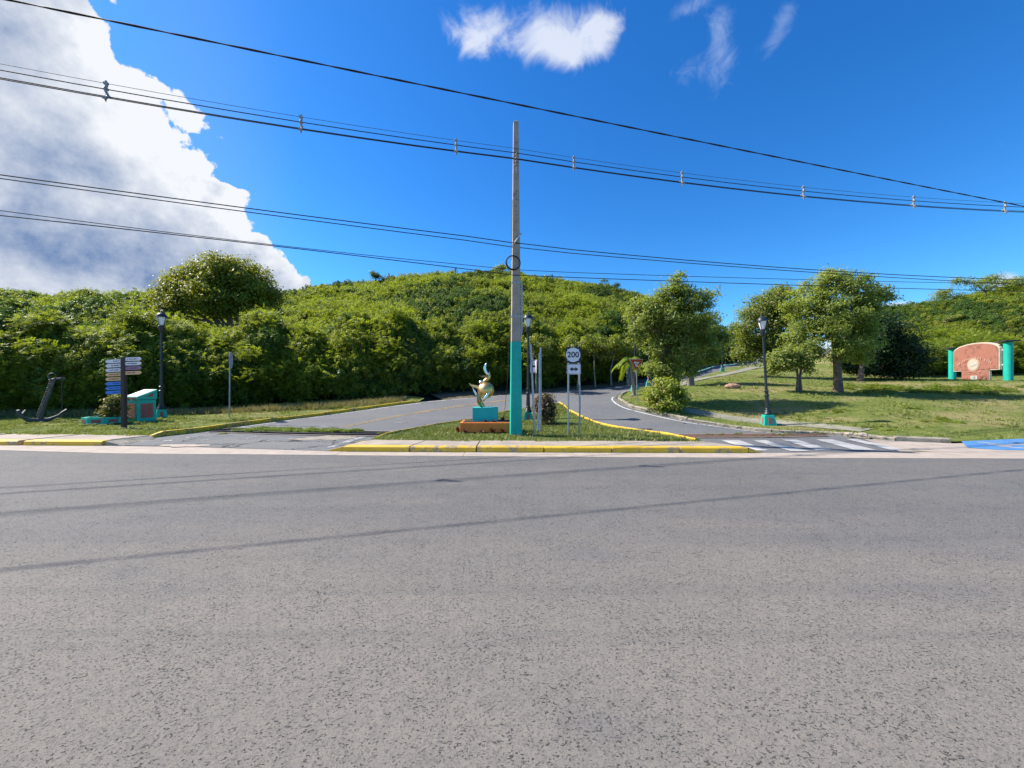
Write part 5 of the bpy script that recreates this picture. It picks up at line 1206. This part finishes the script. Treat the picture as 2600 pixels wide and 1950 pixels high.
disc = mb.build('disc', M['white_sign'], rs)
for i in range(4):
    a_ = PI / 4 + i * PI / 2; mb = MB(); mb.box((sx(1454.5) + math.cos(a_) * (r_ + .012), -.0575, cz + math.sin(a_) * (r_ + .012)), (.03, .005, .022), rot=Matrix.Rotation(-a_, 3, 'Y')); mb.build('ray', M['white_sign'], rs)
textmesh('200', .245, M['black_sign'], rs, (sx(1454.5), -.063, cz), sx=1.0, bold=.004)
cz2 = (sz(925) + sz(950)) / 2; mb = MB()
def rrect(cx, cz_, w, h, r): 
    P_ = []
    for sx_, sz_, a0 in ((1, 1, 0), (-1, 1, PI / 2), (-1, -1, PI), (1, -1, 3 * PI / 2)):
        for j in range(5): a_ = a0 + j * PI / 8; P_.append((cx + sx_ * (w / 2 - r) + r * math.cos(a_), cz_ + sz_ * (h / 2 - r) + r * math.sin(a_)))
    return P_
mb.prism(rrect(sx(1456.5), cz2, 35 * k, 26.5 * k, .03), -.052, -.046); mb.build('arrow_plate', M['white_sign'], rs)
mb = MB(); mb.prism(rrect(sx(1456.5), cz2, 33 * k, 24.5 * k, .026), -.0545, -.0525); mb.build('border', M['black_sign'], rs)
mb = MB(); mb.prism(rrect(sx(1456.5), cz2, 31.4 * k, 22.9 * k, .022), -.057, -.055); mb.build('field', M['white_sign'], rs)
def arrowpoly(cx, cz_, w, h, sh, dbl=True):
    P_ = [(-w / 2, 0), (-w / 2 + h * .75, -h / 2), (-w / 2 + h * .62, -sh / 2)]
    R_ = [(w / 2 - h * .62, -sh / 2), (w / 2 - h * .75, -h / 2), (w / 2, 0), (w / 2 - h * .75, h / 2), (w / 2 - h * .62, sh / 2)] if dbl else [(w / 2, -sh / 2), (w / 2, sh / 2)]
    return [(cx + a_, cz_ + b_) for a_, b_ in P_ + R_ + [(-w / 2 + h * .62, sh / 2), (-w / 2 + h * .75, h / 2)]]
mb = MB(); mb.prism(arrowpoly(sx(1456.5), cz2, 23 * k, 12 * k, 4.2 * k), -.0605, -.058); mb.build('arrow', M['black_sign'], rs)
# leaning one way plate
b1 = isl_at(1360, 1105)
ow_ = empty('road_sign', (b1[0], b1[1], .10), label='leaning post with a small white left arrow plate right of the pole', cat='road sign')
kk = b1[1] / F; mb = MB(); channel(mb, (0, 0, -.3), (-13 * kk, -.05, (1105 - 875) * kk), .06); mb.build('post', M['galv'], ow_)
R_ = Matrix.Rotation(math.radians(-50), 4, 'Z')
pe = MB(); pe.prism(rrect(0, 0, .30, .375, .02), -.004, .002); o = pe.build('arrow_plate', M['white_sign'], ow_); o.location = (-8.3 * kk + .03, -.05, (1105 - 930.5) * kk); o.rotation_euler = (0, .05, -.95)
pe = MB(); pe.prism(rrect(0, 0, .27, .345, .018), -.0065, -.0045); pe.build('border', M['black_sign'], o); pe = MB(); pe.prism(rrect(0, 0, .25, .325, .016), -.009, -.007); pe.build('field', M['white_sign'], o)
pe = MB(); pe.prism(arrowpoly(0, 0, .19, .13, .05, False), -.0115, -.0095); pe.build('arrow', M['black_sign'], o)
# bare braced post
b2 = isl_at(1373, 1096); kk = b2[1] / F
bp = empty('bare_post', (b2[0], b2[1], .10), label='bare galvanised post with a diagonal brace, without any sign', cat='post')
mb = MB(); channel(mb, (0, 0, -.3), (-.4 * kk, 0, (1096 - 884) * kk), .058); mb.build('post', M['galv'], bp)
mb = MB(); channel(mb, (-8.5 * kk, -.15, -.3), (-8.5 * kk, -.15, .05), .06); channel(mb, (-8.5 * kk, -.15, 0), (-3 * kk, -.03, 75 * kk), .06); channel(mb, (-3 * kk, -.035, 75 * kk), (-3.6 * kk, -.035, 198 * kk), .05); mb.build('brace', M['galv'], bp)

# yield sign
b3 = gp(1619, 1018, .05); kk = b3[1] / F
ys = empty('yield_sign', (b3[0], b3[1], tz(*b3) + .07), label='red triangle yield sign on a thin post at the bend', cat='road sign')
mb = MB(); channel(mb, (0, 0, -.3), (-3.3 * kk, 0, 92 * kk), .05); mb.build('post', M['galv'], ys)
def tri(w, cz_): h = w * .91; return [(-w / 2 + .015, cz_ + h / 2), (-w / 2, cz_ + h / 2 - .02), (-.015, cz_ - h / 2), (.015, cz_ - h / 2), (w / 2, cz_ + h / 2 - .02), (w / 2 - .015, cz_ + h / 2)]
zt = (1015 - 926.5) * kk + .02; xo = -3.5 * kk; w_t = 34 * kk
for nm, w, y0, y1, m_, dz_ in (('plate', w_t, -.035, -.03, 'white_sign', 0), ('red_face', w_t * .94, -.0385, -.0365, 'red_sign', .002), ('inner_triangle', w_t * .42, -.042, -.04, 'white_sign', .035)):
    mb = MB(); mb.prism([(x + xo, z) for x, z in tri(w, zt + dz_)], y0, y1); mb.build(nm, M[m_], ys)
textmesh('CEDA', .075, M['black_sign'], ys, (xo, -.044, zt + .065), ex=.001, bold=.001)

# stop sign seen edge on
b4 = ((582 - 1300) / F * 16.6, 16.6); 
ss = empty('stop_sign', (b4[0], b4[1], tz(*b4) + .05), rz=math.radians(0), label='octagonal sign on a thin post seen almost edge on, left verge', cat='road sign')
mb = MB(); channel(mb, (0, 0, -.3), (.03, 0, 2.88), .05); mb.build('post', M['galv'], ss)
mb = MB(); mb.prism([(.355 / math.cos(PI / 8) * math.cos(t), .355 / math.cos(PI / 8) * math.sin(t)) for t in np.arange(8) * PI / 4 + PI / 8], -.003, .003)
o = mb.build('octagon_plate', M['grey_sign'], ss); o.location = (.03 + .03, .02, 2.52); o.rotation_euler = (0, 0, math.radians(36.8 + 78))

# ------------------------------------------------------------------ finger post
fY = 12.95; fx = (315 - 1300) / F * fY
fp = empty('direction_sign', (fx, fY, .10), label='dark post with twelve coloured direction boards on the left verge', cat='direction sign')
kk = fY / F
mb = MB(); mb.box((0, 0, 1.18), (.115, .115, 2.5)); mb.build('post', M['post_brown'], fp, bevel=.008)
vd = Vector((-fx, -fY, 0)).normalized(); ang = -.02
def board(py, left, m_, pm):
    w = .55; h = .118; z = CH + (HZ - py) * kk - .10; s_ = -1 if left else 1
    P_ = [(0, -h / 2), (w - .06, -h / 2), (w, -h * .15), (w, h * .15), (w - .06, h / 2), (0, h / 2)]
    P_ = [(s_ * (.055 + x), zz) for x, zz in P_]; P_ = P_ if not left else P_[::-1]
    mb = MB(); mb.prism(P_, -.012, .012); o = mb.build('board', m_, fp); o.location = (0, -.02, z); o.rotation_euler = (0, (-.055 if left else -.035), .0)
    q = random.random(); mb = MB(); x = .10
    while x < w - .12:      # lettering too small to read in the photograph
        ww = random.uniform(.012, .022); mb.box((s_ * (.055 + x), -.0145, random.uniform(-.004, .004)), (ww, .003, random.uniform(.026, .036))); x += ww + (.008 if random.random() < .85 else .03)
        if x > .30 + q * .2: break
    mb.build('lettering', pm, o)
    for zz in (-.03, .03):
        mb = MB(); mb.box((s_ * .06, -.02, zz), (.05, .035, .02)); mb.build('bracket', M['post_brown'], o)
bw, bt, bb, bm = M['board_white'], M['board_tan'], M['board_blue'], M['board_mauve']
for py, m_ in zip((916, 927, 938.5, 949.5, 961, 972.5, 984, 995), (bw, bw, bw, bt, bt, bb, bb, bb)): board(py, True, m_, M['print_blue'] if m_ is bb else M['print'])
for py, m_ in zip((912.6, 924, 935.5, 947.5), (bw, bw, bm, bt)): board(py, False, m_, M['print'])
mb = MB(); mb.box((0, 0, -.02), (.34, .34, .05)); mb.build('footing', M['concrete'], fp)

# kiosk
kx, ky = -14.62, 14.75
kz = tz(kx, ky) + .05
ko = empty('information_kiosk', (kx, ky, kz), rz=math.radians(70), label='teal pedestal with brick red panels and a sloping top', cat='kiosk')
kw, kd, kh = .60, .80, .86
mb = MB(); mb.box((kw / 2, kd / 2, kh / 2 - .05), (kw, kd, kh + .1)); mb.build('body', M['teal'], ko, bevel=.006)
def panel(cx, cy, cz_, w, h, ax, parent=ko):
    mb = MB(); d_ = (w, .02, h) if ax == 'y' else (.02, w, h); mb.box((cx, cy, cz_), d_); mb.build('panel', M['brick'], parent)
panel(kw / 2, -.004, .44, kw * .68, kh * .66, 'y'); panel(-.004, kd / 2, .44, kd * .68, kh * .66, 'x')
for cx_, cy_, w_, h_, ax in ((kw / 2, -.002, .70, .69, 'y'), (-.002, kd / 2, .70, .69, 'x')):
    mb = MB(); d_ = (kw * w_, .02, kh * h_) if ax == 'y' else (.02, kd * w_, kh * h_); mb.box((cx_, cy_, .44), d_); mb.build('panel_trim', M['teal_light'], ko)
lid = MB(); x0, x1, y0, y1 = -.02, kw + .03, -.02, kd + .02; zl, zh = kh + .13, kh + .42
lid.v = [(x0, y0, kh + .02), (x1, y0, kh + .02), (x1, y1, kh + .02), (x0, y1, kh + .02), (x0, y0, zl), (x1, y0, zh), (x1, y1, zh), (x0, y1, zl)]
lid.f = [(3, 2, 1, 0), (4, 5, 6, 7), (0, 1, 5, 4), (1, 2, 6, 5), (2, 3, 7, 6), (3, 0, 4, 7)]; ld = lid.build('lid', M['teal'], ko, bevel=.006)
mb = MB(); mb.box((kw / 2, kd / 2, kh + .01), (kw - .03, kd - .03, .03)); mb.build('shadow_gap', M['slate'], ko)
mb = MB(); mb.prism([(.26, kh + .13), (.50, kh + .13), (.50, kh + .29)], -.028, -.018); mb.build('panel', M['brick'], ld)
mb = MB(); mb.box((-.024, kd / 2, kh + .075), (.012, kd * .8, .06)); mb.build('panel', M['brick'], ld)
mb = MB(); sl_ = math.atan2(zh - zl, x1 - x0); mb.box(((x0 + x1) / 2 - .004, kd / 2, (zl + zh) / 2 + .006), ((x1 - x0) / math.cos(sl_) * .86, kd * .86, .01), rot=Matrix.Rotation(-sl_, 3, 'Y')); mb.build('map_panel', M['white_sign'], ld)

# octagonal planter ring
ox, oy = gp(268, 1075, .1); oy += .35; ox = (268 - 1300) / F * oy
oc = empty('octagonal_planter', (ox, oy, tz(ox, oy) + .12), label='low octagonal teal planter with brick panels behind the direction post', cat='planter')
for i in range(8):
    a_ = PI / 8 + i * PI / 4; R_ = .56; x, y = R_ * math.cos(a_) * math.cos(PI / 8), R_ * math.sin(a_) * math.cos(PI / 8); rz = a_ + PI / 2
    mb = MB(); mb.box((x, y, .08), (.46, .10, .24), rz=rz); w = mb.build('wall', M['teal'], oc)
    mb = MB(); mb.box((x * 1.095, y * 1.095, .07), (.27, .012, .12), rz=rz); mb.build('panel', M['brick'], w)
mb = MB(); mb.lathe([(.5, .05), (.5, .12)], 8); mb.build('soil', M['soil'], oc)
def bush(name, base, blobs, n_, L, W_, m_, seed, label): return tree(name, base, [[(0, 0, -.05), (0, 0, .3)]], blobs, n_, L, W_, M[m_], M['bark'], seed, label, cat='shrub', trunk_r=.02, spread=.09, limbs=False, per=20)
bxy = ((295 - 1300) / F * 14.3, 14.3)
bush('croton_bush', (bxy[0], bxy[1], tz(*bxy) + .1), [(0, 0, .45, .30, .32), (-.05, 0, .72, .25, .25), (.08, 0, .9, .18, .15), (-.15, -.05, .25, .25, .2)], 2400, .11, .045, 'croton', 81, 'speckled green croton bush between the direction post and the kiosk')
ib = gp(1385, 1077, .1); ib = (ib[0], ib[1] + .1)
bush('croton_bush', (ib[0], ib[1], tz(*ib) + .1), [(0, 0, .55, .36, .45), (0, 0, .9, .30, .22), (.05, 0, .3, .33, .3), (-.15, -.05, .7, .25, .25)], 4200, .10, .05, 'croton_red', 82, 'purple leaved rounded bush on the island behind the bare post')

# anchor
ax_, ay_ = (112 - 1300) / F * 15.0, 15.0
an = empty('anchor', (ax_, ay_, tz(ax_, ay_) + .06), rz=.55, label='old iron ship anchor propped upright before the dark thicket', cat='anchor')
kk = 15 / F / 1.28
def ap(px, py, dy=0): return ((px - 112) * kk, dy, (1072 - py) * kk * 1.28)
mb = MB(); mb.tube([ap(103, 1068), ap(112, 1035), ap(124, 1000), ap(136, 962)], [.085, .07, .058, .052], 10, flat=.75); mb.build('shank', M['iron_rust'], an, smooth=True)
mb = MB(); mb.tube([ap(66, 1040, -.3), ap(70, 1055, -.22), ap(82, 1066, -.12), ap(103, 1070, 0), ap(122, 1067, .1), ap(138, 1058, .22), ap(150, 1045, .35)], [.04, .065, .085, .10, .08, .045, .02], 10); mb.build('arms', M['iron_rust'], an, smooth=True)
for P_ in ([ap(64, 1045, -.3), ap(71, 1052, -.3), ap(78, 1040, -.2)], [ap(140, 1052, .25), ap(150, 1043, .35), ap(148, 1060, .3)]):
    mb = MB(); leafshape(mb, P_, [.03, .14, .03], [.015, .03, .015], up=(0, 0, 1)); mb.build('fluke', M['iron_rust'], an, smooth=True)
mb = MB(); mb.tube([ap(125, 967, -.12), ap(132, 965, -.05), ap(145, 962, .1), ap(152, 962, .2)], [.03, .04, .04, .03], 8); mb.build('stock', M['iron_rust'], an, smooth=True)
mb = MB(); c_ = ap(130, 956); mb.tube([(c_[0] + .11 * math.cos(t), 0, c_[2] + .11 * math.sin(t)) for t in np.linspace(.3, 2 * PI - .3, 16)], .022, 7); mb.build('shackle', M['iron_rust'], an, smooth=True)
mb = MB()
for i in range(17):
    t = i / 16; a_, b_ = ap(132, 972), ap(104, 1058); p = Vector(a_) * (1 - t) + Vector(b_) * t + Vector((-.06, -.06, 0)); mb.tube([p + Vector((.03 * math.cos(q_) * (1 if i % 2 else .4), .03 * math.cos(q_) * (.4 if i % 2 else 1), .045 * math.sin(q_))) for q_ in np.linspace(0, 2 * PI, 9)], .011, 5)
mb.build('chain', M['iron_rust'], an, kind='stuff')
mb = MB(); mb.tube([ap(148, 955, .1), ap(149, 1045, .1)], .018, 6); mb.build('prop', M['post_brown'], an)

# rock
rx, ry_ = gp(1860, 985, .05); q = np.random.default_rng(9); mb = MB(); mb.sphere((0, 0, 0), .33, 12, 8, sq=(1, 1, .55))
mb.v = [(x * 1.25 * (1 + q.normal() * .06), y * .8 * (1 + q.normal() * .06), max(-.1, z) * (1 + q.normal() * .08)) for x, y, z in mb.v]
o = mb.build('boulder', M['rock']); o.location = (rx, ry_, tz(rx, ry_) + .12); tag(o, 'pinkish boulder lying on the right lawn', 'rock')
# rubble along the crumbling kerb
for i_, (px, py, s_) in enumerate([(2157, 1103, .10), (2190, 1106, .13), (2150, 1101, .06), (2175, 1105, .07), (2060, 1099, .07), (1730, 1068, .06), (1604, 1005, .08)]):
    x, y = gp(px, py, .1); mb = MB(); mb.sphere((0, 0, 0), s_, 8, 5, sq=(1, 1, .5)); mb.v = [(a_ * (1 + q.normal() * .12), b_ * (1 + q.normal() * .12), c * (1 + q.normal() * .1)) for a_, b_, c in mb.v]
    o = mb.build('stone', M['rock_grey']); o.location = (x, y, tz(x, y) + .12)
    tag(o, ['pale rubble lump on the right kerb near the crosswalk', 'largest rubble lump on the broken right kerb', 'small rubble lump by the end of the rusty drain', 'rubble lump between the two larger ones on the kerb', 'rubble lump left of the broken kerb',
            'loose stone under the flowering shrub', 'pale stone at the foot of the palm'][i_], 'stone', 'loose stones along the right kerb')

# ------------------------------------------------------------------ monument sign
mL = Vector(((2418 - 1300) / F * 27, 27, 0)); mR = Vector(((2560 - 1300) / F * 22.5, 22.5, 0)); dv = mR - mL; Lm = dv.length
mo = empty('monument_sign', ((mL.x + mR.x) / 2, (mL.y + mR.y) / 2, tz((mL.x + mR.x) / 2, (mL.y + mR.y) / 2) + .03), rz=math.atan2(dv.y, dv.x), label='pink arched monument board between two teal columns on the right lawn', cat='monument')
Hc = 2.28
hx = Lm / 2
for s_ in (-1, 1):
    mb = MB(); mb.lathe([(.195, -.2), (.195, Hc)], 24); c_ = mb.build('column', M['teal'], mo, smooth=True); c_.location = (s_ * hx, 0, 0); c_.rotation_euler = (0, .0, 0)
    mb = MB(); mb.box((-s_ * .08, 0, Hc + .06), (.86, .6, .06)); mb.build('cap', M['slate'], c_)
    for z in (1.85, .95):
        mb = MB(); mb.box((-s_ * .34, 0, z), (.36, .06, .06)); mb.build('bracket', M['white_sign'], c_)
bwid = Lm - .80; b0 = .66; sh_ = 2.0; pk = 2.48
def board_poly(inset=0):
    w = bwid / 2 - inset; P_ = [(-w, b0 + inset), (w, b0 + inset), (w, sh_ - inset)]
    P_ += [(w * math.cos(t), sh_ - inset + (pk - sh_) * math.sin(t)) for t in np.linspace(0, PI, 19)[1:-1]] + [(-w, sh_ - inset)]
    return P_
mb = MB(); mb.prism(board_poly(), -.14, -.02); mb.build('frame', M['monument_trim'], mo)
mb = MB(); mb.prism(board_poly(.07), -.17, -.142); bd = mb.build('board', M['monument'], mo)
mb = MB(); w = bwid * .30; mb.prism([(-w, -.2), (w, -.2), (w, b0 - .003), (-w, b0 - .003)], -.13, -.03); mb.build('base_trim', M['monument_trim'], mo)
mb = MB(); w -= .05; mb.prism([(-w, -.2), (w, -.2), (w, b0 + .05), (-w, b0 + .05)], -.165, -.132); ba = mb.build('base', M['monument'], mo)
mb = MB()
for i in range(17):      # raised lettering, too worn to read
    if i in (2, 12): continue
    t = PI * (.77 - .54 * i / 16); mb.box((1.95 * math.cos(t) * 1.0, -.185, .42 + 1.05 * math.sin(t)), (.12, .03, .13), rot=Matrix.Rotation(-(t - PI / 2) * .5, 3, 'Y'))
mb.build('lettering', M['letters'], bd)
def zdisc(cx, cz_, r, y0, y1, m_, nm, par, sqx=1.0):
    mb = MB(); mb.prism([(cx + sqx * r * math.cos(t), cz_ + r * math.sin(t)) for t in np.linspace(0, 2 * PI, 33)[:-1]], y0, y1); return mb.build(nm, m_, par)
zdisc(-.05, 1.06, .46, -.188, -.171, M['letters'], 'ring', bd, 1.25); zdisc(-.05, 1.06, .38, -.205, -.189, M['seal'], 'seal', bd, 1.25)
mb = MB(); leafshape(mb, [(-.4, -.21, .92), (-.1, -.21, 1.02), (.15, -.21, 1.08), (.38, -.21, 1.12)], [.02, .09, .10, .02], [.01] * 4); mb.build('seal_relief', M['seal_grey'], bd)
mb = MB(); mb.box((0, -.175, .16), (.62, .03, .34)); mb.build('plaque', M['seal_grey'], ba)
for zz, w in ((.40, .5), (.50, .8)):
    mb = MB(); mb.tube([(w * math.cos(t), -.175, zz + .10 * math.sin(t)) for t in np.linspace(.2, PI - .2, 10)], .018, 5); mb.build('arc_trim', M['letters'], ba)

for o in [x for x in bpy.data.objects if x.type == 'MESH' and x.users_collection and not x.parent and 'kind' not in x and 'label' not in x and x.name in COL.objects]:
    print('UNTAGGED', o.name)
